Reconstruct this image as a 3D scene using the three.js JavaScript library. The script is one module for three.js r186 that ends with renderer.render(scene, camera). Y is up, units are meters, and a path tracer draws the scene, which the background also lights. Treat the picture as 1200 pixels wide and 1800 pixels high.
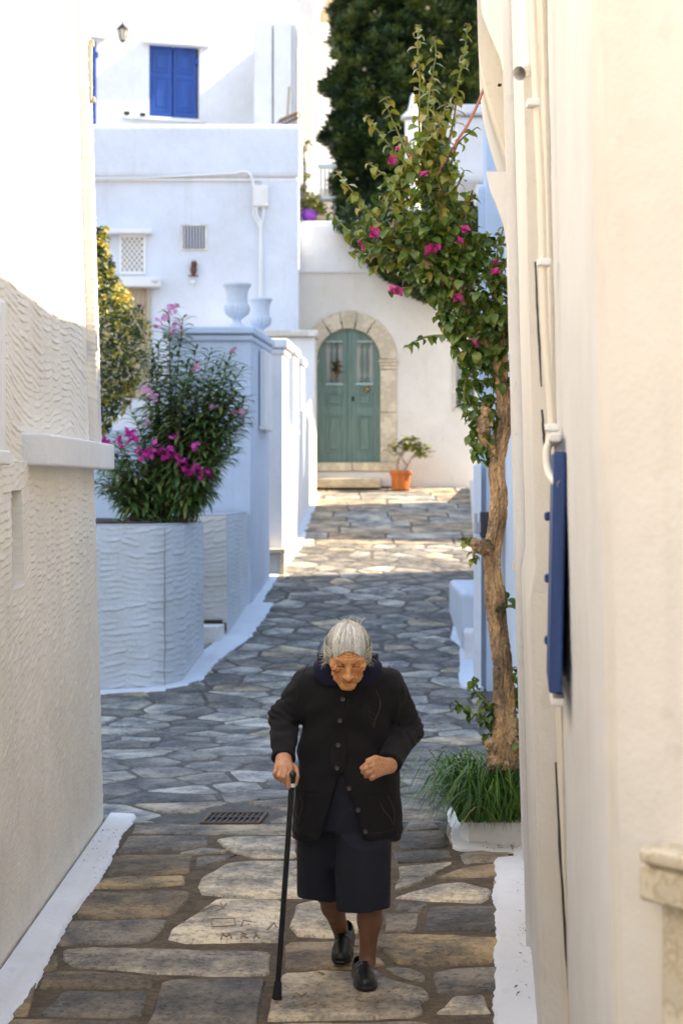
import * as THREE from 'three';
import { mergeGeometries, toCreasedNormals } from 'three/addons/utils/BufferGeometryUtils.js';
import { ImprovedNoise } from 'three/addons/math/ImprovedNoise.js';
import { RoundedBoxGeometry } from 'three/addons/geometries/RoundedBoxGeometry.js';

// ------------------------------------------------------------------ camera, sky, sun, exposure
const scene = new THREE.Scene();
const CAM_H = 1.93, F = 3200, HOR = 850;            // eye height, focal length and horizon of the photograph in its pixels
const camera = new THREE.PerspectiveCamera(2 * Math.atan(900 / F) * 180 / Math.PI, 1200 / 1800, 0.1, 400);
camera.position.set(0, CAM_H, 0);
camera.lookAt(0, CAM_H, -10);
camera.setViewOffset(1200, 1800, 0, 900 - HOR, 1200, 1800);
camera.focus = 7.6; camera.userData.fStop = 4.2;
camera.updateProjectionMatrix(); scene.add(camera);
const renderer = new THREE.WebGLRenderer({ antialias: true });
renderer.setSize(682, 1024);
renderer.toneMapping = THREE.LinearToneMapping;
renderer.toneMappingExposure = 3.1;
renderer.shadowMap.enabled = true; renderer.shadowMap.type = THREE.PCFSoftShadowMap;
{
  const w = 256, h = 128, d = new Float32Array(w * h * 4);
  for (let y = 0; y < h; y++) for (let x = 0; x < w; x++) {
    const e = Math.max(0, ((y + .5) / h - .5) * 2), k = Math.pow(1 - e, 3), i = (y * w + x) * 4;
    const zen = [.34, .5, .8], hor = [.92, .93, .92];
    for (let c = 0; c < 3; c++) d[i + c] = (zen[c] * (1 - k) + hor[c] * k) * .82;
    d[i + 3] = 1;
  }
  const t = new THREE.DataTexture(d, w, h, THREE.RGBAFormat, THREE.FloatType);
  t.mapping = THREE.EquirectangularReflectionMapping; t.magFilter = THREE.LinearFilter; t.needsUpdate = true;
  scene.background = t; scene.environment = t;
}
const sun = new THREE.DirectionalLight(new THREE.Color().setRGB(1, .83, .6), 4.9);
sun.position.set(.735 * 60, .665 * 60, -.13 * 60 - 15); sun.target.position.set(0, 0, -15);
sun.castShadow = true; sun.shadow.mapSize.set(2048, 2048);
Object.assign(sun.shadow.camera, { left: -30, right: 30, top: 30, bottom: -30, near: 1, far: 150 });
scene.add(sun, sun.target);

// ------------------------------------------------------------------ helpers
const V = (x, y, z) => new THREE.Vector3(x, y, z);
const P = (px, py, D) => V((px - 600) * D / F, CAM_H - (py - HOR) * D / F, -D);   // a place seen at a pixel, D metres away
let seed = 7;
const rnd = () => { seed = (seed + 0x6d2b79f5) | 0; let t = Math.imul(seed ^ (seed >>> 15), 1 | seed); t = (t + Math.imul(t ^ (t >>> 7), 61 | t)) ^ t; return ((t ^ (t >>> 14)) >>> 0) / 4294967296; };
const rr = (a, b) => a + (b - a) * rnd();
const clamp = (x, a, b) => Math.min(b, Math.max(a, x));
const lerp = (a, b, t) => a + (b - a) * t;
const sm = (a, b, x) => { const t = clamp((x - a) / (b - a), 0, 1); return t * t * (3 - 2 * t); };
const perlin = new ImprovedNoise(), N3 = (x, y, z) => perlin.noise(x, y, z);
const fbm = (x, y, z, o = 4) => { let s = 0, a = 1, t = 0; for (let i = 0; i < o; i++) { s += a * N3(x, y, z); t += a; a *= .5; x *= 2.03; y *= 2.03; z *= 2.03; } return s / t; };
function table(rows) {                                // smooth interpolation of [x, a, b ...] rows
  return (x) => {
    let i = 0; while (i < rows.length - 2 && x > rows[i + 1][0]) i++;
    const a = rows[i], b = rows[i + 1], t = clamp((x - a[0]) / (b[0] - a[0]), 0, 1);
    return a.map((v, k) => lerp(v, b[k], t));
  };
}
const used = {};
const numbered = (n) => { const k = used[n] = (used[n] ?? -1) + 1; return k ? `${n}_${String(k).padStart(3, '0')}` : n; };
const shade = (m) => { m.castShadow = m.receiveShadow = true; return m; };
function thing(name, label, category, pos, group) {
  const o = new THREE.Group(); o.name = numbered(name); o.position.copy(pos); scene.add(o);
  o.userData = { label, category }; if (group) o.userData.group = group; return o;
}
function part(parent, name, geo, m, extra) {          // geometry is given in the place's own coordinates
  const o = shade(new THREE.Mesh(geo, m)); o.name = name;
  let q = parent; const off = V(0, 0, 0); while (q && q !== scene) { off.add(q.position); q = q.parent; }
  o.position.sub(off); parent.add(o); if (extra) Object.assign(o.userData, extra); return o;
}
function local(parent, name, geo, m, extra) { const o = shade(new THREE.Mesh(geo, m)); o.name = name; parent.add(o); if (extra) Object.assign(o.userData, extra); return o; }
function solo(name, label, category, geo, m, group) {
  const o = shade(new THREE.Mesh(geo, m)); o.name = numbered(name); geo.computeBoundingBox(); const c = V(0, 0, 0); geo.boundingBox.getCenter(c); c.y = geo.boundingBox.min.y;
  geo.translate(-c.x, -c.y, -c.z); o.position.copy(c); scene.add(o); o.userData = { label, category }; if (group) o.userData.group = group; return o;
}
function struct(name, geo, m) { const o = shade(new THREE.Mesh(geo, m)); o.name = numbered(name); o.userData = { kind: 'structure' }; scene.add(o); return o; }
function inst(parent, name, geo, m, mats, cols) {
  const o = shade(new THREE.InstancedMesh(geo, m, mats.length)); o.name = name;
  mats.forEach((x, i) => { o.setMatrixAt(i, x); if (cols) o.setColorAt(i, cols[i]); });
  let q = parent; const off = V(0, 0, 0); while (q && q !== scene) { off.add(q.position); q = q.parent; }
  o.position.sub(off); o.userData.kind = 'stuff'; parent.add(o); return o;
}
const C = (r, g, b) => new THREE.Color().setRGB(r, g, b);

// textures: tileable noise
function lattice(n, s) { const a = new Float32Array(n * n); let q = s * 7919 + 13; for (let i = 0; i < n * n; i++) { q = (Math.imul(q, 1664525) + 1013904223) | 0; a[i] = (q >>> 8) / 16777216; } return a; }
function tile(nx, ny, s) {
  const n = Math.max(nx, ny), a = lattice(n, s);
  return (u, v) => {
    const x = ((u % 1 + 1) % 1) * nx, y = ((v % 1 + 1) % 1) * ny, i = Math.floor(x), j = Math.floor(y), f = x - i, g = y - j, sf = f * f * (3 - 2 * f), sg = g * g * (3 - 2 * g);
    const at = (p, q) => a[((q + ny) % ny) * n + (p + nx) % nx];
    return lerp(lerp(at(i, j), at(i + 1, j), sf), lerp(at(i, j + 1), at(i + 1, j + 1), sf), sg);
  };
}
function layers(list) { const f = list.map(([nx, ny, amp], k) => [tile(nx, ny, k * 17 + nx + ny * 3), amp]), t = f.reduce((s, x) => s + x[1], 0); return (u, v) => f.reduce((s, [g, a]) => s + g(u, v) * a, 0) / t; }
function tex(n, fn, size, srgb) {
  const d = new Uint8Array(n * n * 4);
  for (let y = 0; y < n; y++) for (let x = 0; x < n; x++) { const c = fn((x + .5) / n, (y + .5) / n), i = (y * n + x) * 4, q = Array.isArray(c) ? c : [c, c, c]; for (let k = 0; k < 3; k++) d[i + k] = clamp(q[k], 0, 1) * 255; d[i + 3] = 255; }
  const t = new THREE.DataTexture(d, n, n); t.wrapS = t.wrapT = THREE.RepeatWrapping; t.magFilter = THREE.LinearFilter; t.minFilter = THREE.LinearMipmapLinearFilter; t.repeat.set(1 / size, 1 / size);
  if (srgb) t.colorSpace = THREE.SRGBColorSpace; t.needsUpdate = true; return t;
}
const nPl = layers([[6, 6, 1], [13, 11, .8], [29, 31, .6], [90, 85, .5], [210, 220, .35]]);
const T_plasterBump = tex(512, (u, v) => nPl(u, v), 1.1);
const nMot = layers([[3, 4, 1], [7, 9, .7], [19, 17, .5], [60, 50, .35]]), nDirt = layers([[40, 30, 1], [110, 90, 1]]), nDrip = layers([[28, 2, 1], [60, 3, .8], [120, 6, .5]]);
const T_plaster = tex(1024, (u, v) => {
  const m = nMot(u, v), d = nDrip(u, v), k = .97 + (m - .5) * .1 - Math.max(0, d - .62) * .1 - (nDirt(u, v) > .8 ? .025 : 0);
  return [k, k - Math.max(0, .5 - m) * .03, k - Math.max(0, .5 - m) * .08 - Math.max(0, d - .62) * .04];
}, 2.7, true);
const nSt = layers([[5, 11, 1], [12, 30, .9], [40, 90, .7], [130, 190, .6]]), nSt2 = layers([[5, 7, 1], [14, 16, .8], [60, 70, .5]]), nSt3 = layers([[160, 170, 1], [70, 60, .6]]);
const T_stone = tex(1024, (u, v) => {
  const a = nSt(u, v), b = nSt2(u, v), s = nSt3(u, v), vein = 1 - Math.min(1, Math.abs(nSt(u * 1 + .3, v + .41) - .5) * 34);
  const k = .82 + (a - .5) * .6 + (b - .5) * .7 - vein * .16 - (s > .74 ? .12 : 0);
  return [k * lerp(.97, 1.06, b), k, k * lerp(1.06, .9, b)];
}, 1.3, true);
const T_stoneBump = tex(1024, (u, v) => { const s = nSt3(u, v); return nSt(u, v) * .6 + nSt2(u, v) * .3 - (s > .7 ? .25 : 0) + s * .12; }, 1.3);
const nMo = layers([[10, 10, 1], [40, 42, 1], [130, 120, 1]]);
const T_mortar = tex(512, (u, v) => { const k = .6 + nMo(u, v) * .55; return [k, k * .98, k * .95]; }, .9, true);
const T_grain = tex(512, (u, v) => nMo(u, v), .25);
const T_knit = tex(256, (u, v) => { const a = (u * 32) % 1, b = (v * 40) % 1; return .5 + .5 * Math.sin(a * 6.283) * (.6 + .4 * Math.cos((b + Math.abs(a - .5)) * 6.283)); }, .09);
const nWd = layers([[40, 3, 1], [90, 4, .8], [200, 10, .5]]);
const T_wood = tex(512, (u, v) => { const k = .86 + (nWd(u, v) - .5) * .36; return [k, k, k]; }, .8, true);
const T_woodBump = tex(512, (u, v) => nWd(u, v), .8);
const nMarble = layers([[4, 5, 1], [9, 11, .8], [24, 22, .5], [90, 95, .4]]);
const T_marble = tex(512, (u, v) => { const m = nMarble(u, v), vein = 1 - Math.min(1, Math.abs(m - .52) * 22), k = .9 + (m - .5) * .3 - vein * .1; return [k, k * (.985 - vein * .03), k * (.95 - vein * .08)]; }, .9, true);

const std = (o) => new THREE.MeshStandardMaterial({ roughness: .85, ...o });
const plaster = (r, g, b, bs = .006) => std({ color: C(r, g, b), map: T_plaster, bumpMap: T_plasterBump, bumpScale: bs, roughness: .92 });
const M = {
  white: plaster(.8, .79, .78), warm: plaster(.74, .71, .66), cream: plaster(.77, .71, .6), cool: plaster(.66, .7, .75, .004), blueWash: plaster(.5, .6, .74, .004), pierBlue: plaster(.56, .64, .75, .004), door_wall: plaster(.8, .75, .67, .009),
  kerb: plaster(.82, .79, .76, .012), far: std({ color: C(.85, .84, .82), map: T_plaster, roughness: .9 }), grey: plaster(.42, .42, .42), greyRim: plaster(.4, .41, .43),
  marble: std({ color: C(.76, .67, .53), map: T_marble, bumpMap: T_plasterBump, bumpScale: .002, roughness: .6 }), marbleWhite: std({ color: C(.76, .74, .71), map: T_marble, roughness: .55 }), marbleOld: std({ color: C(.66, .56, .38), map: T_marble, roughness: .55, bumpMap: T_plasterBump, bumpScale: .002 }),
  blue: std({ color: C(.006, .085, .42), map: T_wood, bumpMap: T_woodBump, bumpScale: .0012, roughness: .42 }), blueDark: std({ color: C(.01, .055, .23), map: T_wood, bumpMap: T_woodBump, bumpScale: .0012, roughness: .45 }),
  green: std({ color: C(.2, .31, .255), map: T_wood, bumpMap: T_woodBump, bumpScale: .001, roughness: .5 }), greenPale: std({ color: C(.4, .5, .47), roughness: .5 }), curtain: std({ color: C(.62, .58, .5), roughness: .95 }), beige: std({ color: C(.6, .47, .33), map: T_wood, roughness: .6 }),
  iron: std({ color: C(.03, .03, .032), metalness: .6, roughness: .5 }), rust: std({ color: C(.16, .11, .07), metalness: .4, roughness: .8, bumpMap: T_grain, bumpScale: .003 }), brass: std({ color: C(.3, .2, .09), metalness: .9, roughness: .35 }), steel: std({ color: C(.4, .41, .43), metalness: .5, roughness: .45 }),
  plastic: std({ color: C(.8, .79, .76), roughness: .5 }), pvc: std({ color: C(.78, .72, .6), roughness: .45 }), terracotta: std({ color: C(.58, .17, .035), map: T_marble, roughness: .85 }), soil: std({ color: C(.09, .06, .035), map: T_mortar, bumpMap: T_grain, bumpScale: .01 }),
  black: std({ color: C(.008, .008, .009), roughness: .38 }), rubber: std({ color: C(.014, .014, .014), roughness: .85 }), dark: std({ color: C(.035, .035, .04), roughness: .8 }), glass: new THREE.MeshPhysicalMaterial({ color: C(.9, .93, .95), roughness: .05, transmission: 1, thickness: 0 }),
  tile: std({ color: C(.5, .3, .17), roughness: .85 }), lilac: std({ color: C(.3, .06, .5), roughness: .4 }), teal: std({ color: C(.05, .34, .38), roughness: .6 }),
};

// geometry helpers
function boxUV(g, s = 1) {                            // uv in metres from the dominant axis of each face
  g = g.index ? g.toNonIndexed() : g; const p = g.attributes.position, uv = new Float32Array(p.count * 2), a = V(), b = V(), c = V(), n = V();
  for (let i = 0; i < p.count; i += 3) {
    a.fromBufferAttribute(p, i); b.fromBufferAttribute(p, i + 1); c.fromBufferAttribute(p, i + 2); n.subVectors(b, a).cross(c.clone().sub(a));
    const ax = Math.abs(n.x), ay = Math.abs(n.y), az = Math.abs(n.z);
    [a, b, c].forEach((q, k) => { const [u, v] = ay > ax && ay > az ? [q.x, q.z] : ax > az ? [q.z, q.y] : [q.x, q.y]; uv[(i + k) * 2] = u * s; uv[(i + k) * 2 + 1] = v * s; });
  }
  g.setAttribute('uv', new THREE.BufferAttribute(uv, 2)); return g;
}
const box = (w, h, d, x, y, z, r = .006) => boxUV(new RoundedBoxGeometry(w, h, d, 1, Math.min(r, w / 2.2, h / 2.2, d / 2.2)).translate(x, y, z));
const boxAt = (x0, x1, y0, y1, D0, D1, r) => box(x1 - x0, y1 - y0, Math.abs(D1 - D0), (x0 + x1) / 2, (y0 + y1) / 2, -(D0 + D1) / 2, r);
const pbox = (px0, px1, py0, py1, D, th, r) => { const a = P(px0, py1, D), b = P(px1, py0, D); return boxAt(a.x, b.x, a.y, b.y, D, D + th, r); };   // front face seen in that pixel box
function slab(pts, y0, y1, bev = .02) {               // upright prism over plan points [x, D] with softened edges
  const s = new THREE.Shape(pts.map(([x, D]) => new THREE.Vector2(x, D)));
  const g = new THREE.ExtrudeGeometry(s, { depth: y1 - y0 - 2 * bev, bevelEnabled: bev > 0, bevelSize: bev, bevelThickness: bev, bevelOffset: -bev, bevelSegments: 3, steps: 1 });
  g.translate(0, 0, bev); g.rotateX(-Math.PI / 2); g.translate(0, y0, 0);   // (x, D, h) becomes (x, h, -D)
  return boxUV(g);
}
function tube(pts, radii, seg = 8, sub = 6, ripple) {
  const c = new THREE.CatmullRomCurve3(pts), n = (pts.length - 1) * sub, g = new THREE.TubeGeometry(c, n, 1, seg, false), p = g.attributes.position, R = Array.isArray(radii) ? radii : [radii, radii];
  const q = V(), ctr = V();
  for (let i = 0; i <= n; i++) {
    const t = i / n, f = t * (R.length - 1), k = Math.min(R.length - 2, Math.floor(f)), r = lerp(R[k], R[k + 1], f - k); c.getPointAt(t, ctr);
    for (let j = 0; j <= seg; j++) { const id = i * (seg + 1) + j; q.fromBufferAttribute(p, id).sub(ctr); const rad = r * (ripple ? ripple(t, j === seg ? 0 : j / seg, ctr) : 1); q.multiplyScalar(rad).add(ctr); p.setXYZ(id, q.x, q.y, q.z); }
  }
  const uv = g.attributes.uv, len = c.getLength(); for (let i = 0; i < uv.count; i++) uv.setXY(i, uv.getX(i) * len, uv.getY(i) * 6.283 * R[0]);
  g.computeVertexNormals(); return g;
}
const rod = (a, b, r, seg = 8) => { const d = b.clone().sub(a), g = new THREE.CylinderGeometry(r, r, d.length(), seg); g.applyQuaternion(new THREE.Quaternion().setFromUnitVectors(V(0, 1, 0), d.normalize())); return g.translate((a.x + b.x) / 2, (a.y + b.y) / 2, (a.z + b.z) / 2); };
const lathe = (pts, seg = 32) => new THREE.LatheGeometry(pts.map(([r, y]) => new THREE.Vector2(r, y)), seg);
const join = (list) => { const l = list.map((g) => { g = g.index ? g.toNonIndexed() : g; for (const k of Object.keys(g.attributes)) if (!['position', 'normal', 'uv'].includes(k)) g.deleteAttribute(k); if (!g.attributes.uv) g.setAttribute('uv', new THREE.BufferAttribute(new Float32Array(g.attributes.position.count * 2), 2)); return g; }); return mergeGeometries(l); };
function grid(nu, nv, fn, uvs) {                      // fn(i/nu, j/nv) -> Vector3
  const p = new Float32Array((nu + 1) * (nv + 1) * 3), uv = new Float32Array((nu + 1) * (nv + 1) * 2), ix = []; let k = 0;
  for (let j = 0; j <= nv; j++) for (let i = 0; i <= nu; i++, k++) { const q = fn(i / nu, j / nv); p[k * 3] = q.x; p[k * 3 + 1] = q.y; p[k * 3 + 2] = q.z; uv[k * 2] = i / nu * uvs[0]; uv[k * 2 + 1] = j / nv * uvs[1]; }
  for (let j = 0; j < nv; j++) for (let i = 0; i < nu; i++) { const a = j * (nu + 1) + i, b = a + 1, c = a + nu + 1, d = c + 1; ix.push(a, b, d, a, d, c); }
  const g = new THREE.BufferGeometry(); g.setAttribute('position', new THREE.BufferAttribute(p, 3)); g.setAttribute('uv', new THREE.BufferAttribute(uv, 2)); g.setIndex(ix); g.computeVertexNormals(); return g;
}
// a closed surface where the field f is zero, meshed with surface nets
function nets(f, lo, hi, h, color) {
  const nx = Math.ceil((hi.x - lo.x) / h) + 1, ny = Math.ceil((hi.y - lo.y) / h) + 1, nz = Math.ceil((hi.z - lo.z) / h) + 1, val = new Float32Array(nx * ny * nz), id = new Int32Array(nx * ny * nz).fill(-1);
  for (let k = 0, i = 0; k < nz; k++) for (let j = 0; j < ny; j++) for (let x = 0; x < nx; x++, i++) val[i] = f(lo.x + x * h, lo.y + j * h, lo.z + k * h);
  const pos = [], ix = [], sx = 1, sy = nx, sz = nx * ny, cor = [0, sx, sy, sx + sy, sz, sx + sz, sy + sz, sx + sy + sz], ed = [[0, 1], [2, 3], [4, 5], [6, 7], [0, 2], [1, 3], [4, 6], [5, 7], [0, 4], [1, 5], [2, 6], [3, 7]];
  for (let k = 0; k < nz - 1; k++) for (let j = 0; j < ny - 1; j++) for (let x = 0; x < nx - 1; x++) {
    const b = x + j * sy + k * sz; let m = 0; for (let c = 0; c < 8; c++) if (val[b + cor[c]] < 0) m |= 1 << c;
    if (m === 0 || m === 255) continue;
    let n = 0, px = 0, py = 0, pz = 0;
    for (const [p, q] of ed) { if (((m >> p) & 1) === ((m >> q) & 1)) continue; const a = val[b + cor[p]], c = val[b + cor[q]], t = a / (a - c); n++; px += lerp(p & 1, q & 1, t); py += lerp((p >> 1) & 1, (q >> 1) & 1, t); pz += lerp(p >> 2, q >> 2, t); }
    id[b] = pos.length / 3; pos.push(lo.x + (x + px / n) * h, lo.y + (j + py / n) * h, lo.z + (k + pz / n) * h);
  }
  for (let k = 1; k < nz - 1; k++) for (let j = 1; j < ny - 1; j++) for (let x = 1; x < nx - 1; x++) {
    const b = x + j * sy + k * sz, v0 = val[b] < 0;
    for (const [d, u, w] of [[sx, sy, sz], [sy, sz, sx], [sz, sx, sy]]) {
      const v1 = val[b + d] < 0; if (v0 === v1) continue;
      const a = id[b], p = id[b - u], q = id[b - u - w], r = id[b - w]; if (a < 0 || p < 0 || q < 0 || r < 0) continue;
      if (v0) ix.push(a, p, q, a, q, r); else ix.push(a, q, p, a, r, q);
    }
  }
  const g = new THREE.BufferGeometry(), P3 = new Float32Array(pos), nn = new Float32Array(pos.length), uv = new Float32Array(pos.length / 3 * 2), e = h * .6, cc = color ? new Float32Array(pos.length) : null;
  for (let i = 0; i < P3.length; i += 3) {
    const [x, y, z] = [P3[i], P3[i + 1], P3[i + 2]]; let a = f(x + e, y, z) - f(x - e, y, z), b = f(x, y + e, z) - f(x, y - e, z), c = f(x, y, z + e) - f(x, y, z - e); const l = Math.hypot(a, b, c) || 1;
    nn[i] = a / l; nn[i + 1] = b / l; nn[i + 2] = c / l; uv[i / 3 * 2] = x + z * .7; uv[i / 3 * 2 + 1] = y;
    if (cc) { const q = color(x, y, z); cc[i] = q[0]; cc[i + 1] = q[1]; cc[i + 2] = q[2]; }
  }
  g.setAttribute('position', new THREE.BufferAttribute(P3, 3)); g.setAttribute('normal', new THREE.BufferAttribute(nn, 3)); g.setAttribute('uv', new THREE.BufferAttribute(uv, 2)); if (cc) g.setAttribute('color', new THREE.BufferAttribute(cc, 3)); g.setIndex(ix); return g;
}
const smin = (a, b, k) => { const h = Math.max(k - Math.abs(a - b), 0) / k; return Math.min(a, b) - h * h * k * .25; };
function cone3(x, y, z, a, b, ra, rb) { const bx = b.x - a.x, by = b.y - a.y, bz = b.z - a.z, qx = x - a.x, qy = y - a.y, qz = z - a.z, t = clamp((qx * bx + qy * by + qz * bz) / (bx * bx + by * by + bz * bz), 0, 1); return Math.hypot(qx - bx * t, qy - by * t, qz - bz * t) - lerp(ra, rb, t); }
const ell = (x, y, z, cx, cy, cz, a, b, c) => { const p = (x - cx) / a, q = (y - cy) / b, r = (z - cz) / c, k = Math.hypot(p, q, r), l = Math.hypot(p / a, q / b, r / c); return l > 1e-9 ? k * (k - 1) / l : -Math.min(a, b, c); };

// ------------------------------------------------------------------ ground and lane
const gp = table([[-200, 0], [14, 0], [15, .04], [16, .12], [18, .28], [20, .47], [22, .7], [24, .95], [26, 1.2], [28, 1.45], [31.5, 1.86], [40, 2.1], [300, 2.1]]);
const gy = (D) => gp(D)[1];
function onGround(px, py) { let a = 2, b = 60; for (let i = 0; i < 40; i++) { const m = (a + b) / 2; (CAM_H - gy(m)) * F / m + HOR > py ? a = m : b = m; } const p = P(px, py, a); return [p.x, a]; }   // where a pixel of the lane lies: [x, D]
function strip(left, right, rows, y, jag = 0) {       // a sheet between two plan curves that follows the ground
  return (nu) => grid(nu, rows.length - 1, (u, v) => { const D = rows[Math.round(v * (rows.length - 1))], l = left(D), r = right(D); let x = lerp(l, r, u); if (jag && u > .99) x += jag * fbm(x * 2, D * 7, 3, 3); return V(x, gy(D) + y, -D); }, [3, 30]);
}
const range = (a, b, n) => Array.from({ length: n + 1 }, (_, i) => lerp(a, b, i / n));
const rowsAll = [-120, -60, -30, -10, 0, 4, ...range(6, 40, 136), 60, 120, 250];
const groundGeo = strip(() => -150, () => 150, rowsAll, -.004)(8);
const groundM = std({ color: C(.26, .23, .19), map: T_mortar, roughness: 1 });
struct('ground', groundGeo, groundM);
const mortarM = std({ color: C(.165, .12, .07), map: T_mortar, bumpMap: T_grain, bumpScale: .008, roughness: .95 });
const mortarFar = std({ color: C(.14, .132, .122), map: T_mortar, bumpMap: T_grain, bumpScale: .008, roughness: .95 });
const lane = struct('pavement', boxUV(strip(() => -1.6, () => 1.6, range(-6, 10.25, 65), .003)(6)), mortarM);
const laneFar = struct('pavement', boxUV(strip(() => -6, () => 3.2, range(10.25, 32.5, 89), .003)(8)), mortarFar);

const stoneMats = {};
function stoneMat(k, r, g, b) { return stoneMats[k] ??= std({ color: C(r, g, b), map: T_stone, bumpMap: T_stoneBump, bumpScale: .014, roughness: .78 }); }
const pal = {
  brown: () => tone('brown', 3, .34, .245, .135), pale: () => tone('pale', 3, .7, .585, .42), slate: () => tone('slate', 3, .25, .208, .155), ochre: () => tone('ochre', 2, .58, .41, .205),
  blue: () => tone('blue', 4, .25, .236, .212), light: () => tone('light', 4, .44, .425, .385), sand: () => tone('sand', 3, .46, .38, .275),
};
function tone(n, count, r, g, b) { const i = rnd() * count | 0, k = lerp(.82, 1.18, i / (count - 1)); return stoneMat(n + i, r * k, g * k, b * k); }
// a flat stone over plan points [x, D]: roughened outline, rounded shoulder, slightly tilted top
function stone(pts, rough, high, sub, round, cutc = .12) {
  let q = pts.slice();
  let ar = 0; q.forEach(([x, d], i) => { const [x2, d2] = q[(i + 1) % q.length]; ar += x * d2 - x2 * d; }); if (ar < 0) q.reverse();
  for (let k = 0; k < round; k++) { const o = []; q.forEach((a, i) => { const b = q[(i + 1) % q.length], t = cutc; o.push([lerp(a[0], b[0], t), lerp(a[1], b[1], t)], [lerp(a[0], b[0], 1 - t), lerp(a[1], b[1], 1 - t)]); }); q = o; }
  if (sub) { const o = []; q.forEach((a, i) => { const b = q[(i + 1) % q.length], l = Math.hypot(b[0] - a[0], b[1] - a[1]), n = Math.max(1, Math.round(l / sub)); for (let k = 0; k < n; k++) o.push([lerp(a[0], b[0], k / n), lerp(a[1], b[1], k / n)]); }); q = o; }
  if (rough) q = q.map(([x, d]) => { const a = fbm(x * 9, d * 5, 1.3, 3), b = fbm(x * 9, d * 5, 8.1, 3); return [x + rough * a, d + rough * 2.2 * b]; });
  const n = q.length, cx = q.reduce((s, a) => s + a[0], 0) / n, cd = q.reduce((s, a) => s + a[1], 0) / n, tx = rr(-.008, .008), td = rr(-.006, .006), pos = [], ix = [], off = [rr(0, 5), rr(0, 5)], tu = rnd() < .5 ? 0 : 1;
  const put = (x, d, h) => pos.push(x, gy(d) + h + (h > .004 ? (x - cx) * tx + (d - cd) * td : 0), -d);
  for (const [s, h] of [[0, 0], [.003, high - .006], [.011, high]]) for (const [x, d] of q) { const l = Math.hypot(x - cx, d - cd) || 1; put(x - (x - cx) / l * s, d - (d - cd) / l * s * 1.5, h); }
  put(cx, cd, high + .001);
  for (let r = 0; r < 2; r++) for (let i = 0; i < n; i++) { const a = r * n + i, b = r * n + (i + 1) % n; ix.push(a, b, b + n, a, b + n, a + n); }
  for (let i = 0; i < n; i++) ix.push(2 * n + i, 2 * n + (i + 1) % n, 3 * n);
  const g = new THREE.BufferGeometry(); g.setAttribute('position', new THREE.Float32BufferAttribute(pos, 3)); g.setIndex(ix);
  const uv = []; for (let i = 0; i < pos.length; i += 3) uv.push((tu ? pos[i] : pos[i] * .8 + pos[i + 2] * .2) + off[0], pos[i + 2] * .6 + off[1]); g.setAttribute('uv', new THREE.Float32BufferAttribute(uv, 2));
  const g2 = toCreasedNormals(g, .6); g2.userData = { ar: Math.abs(ar), cd }; return g2;
}
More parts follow.
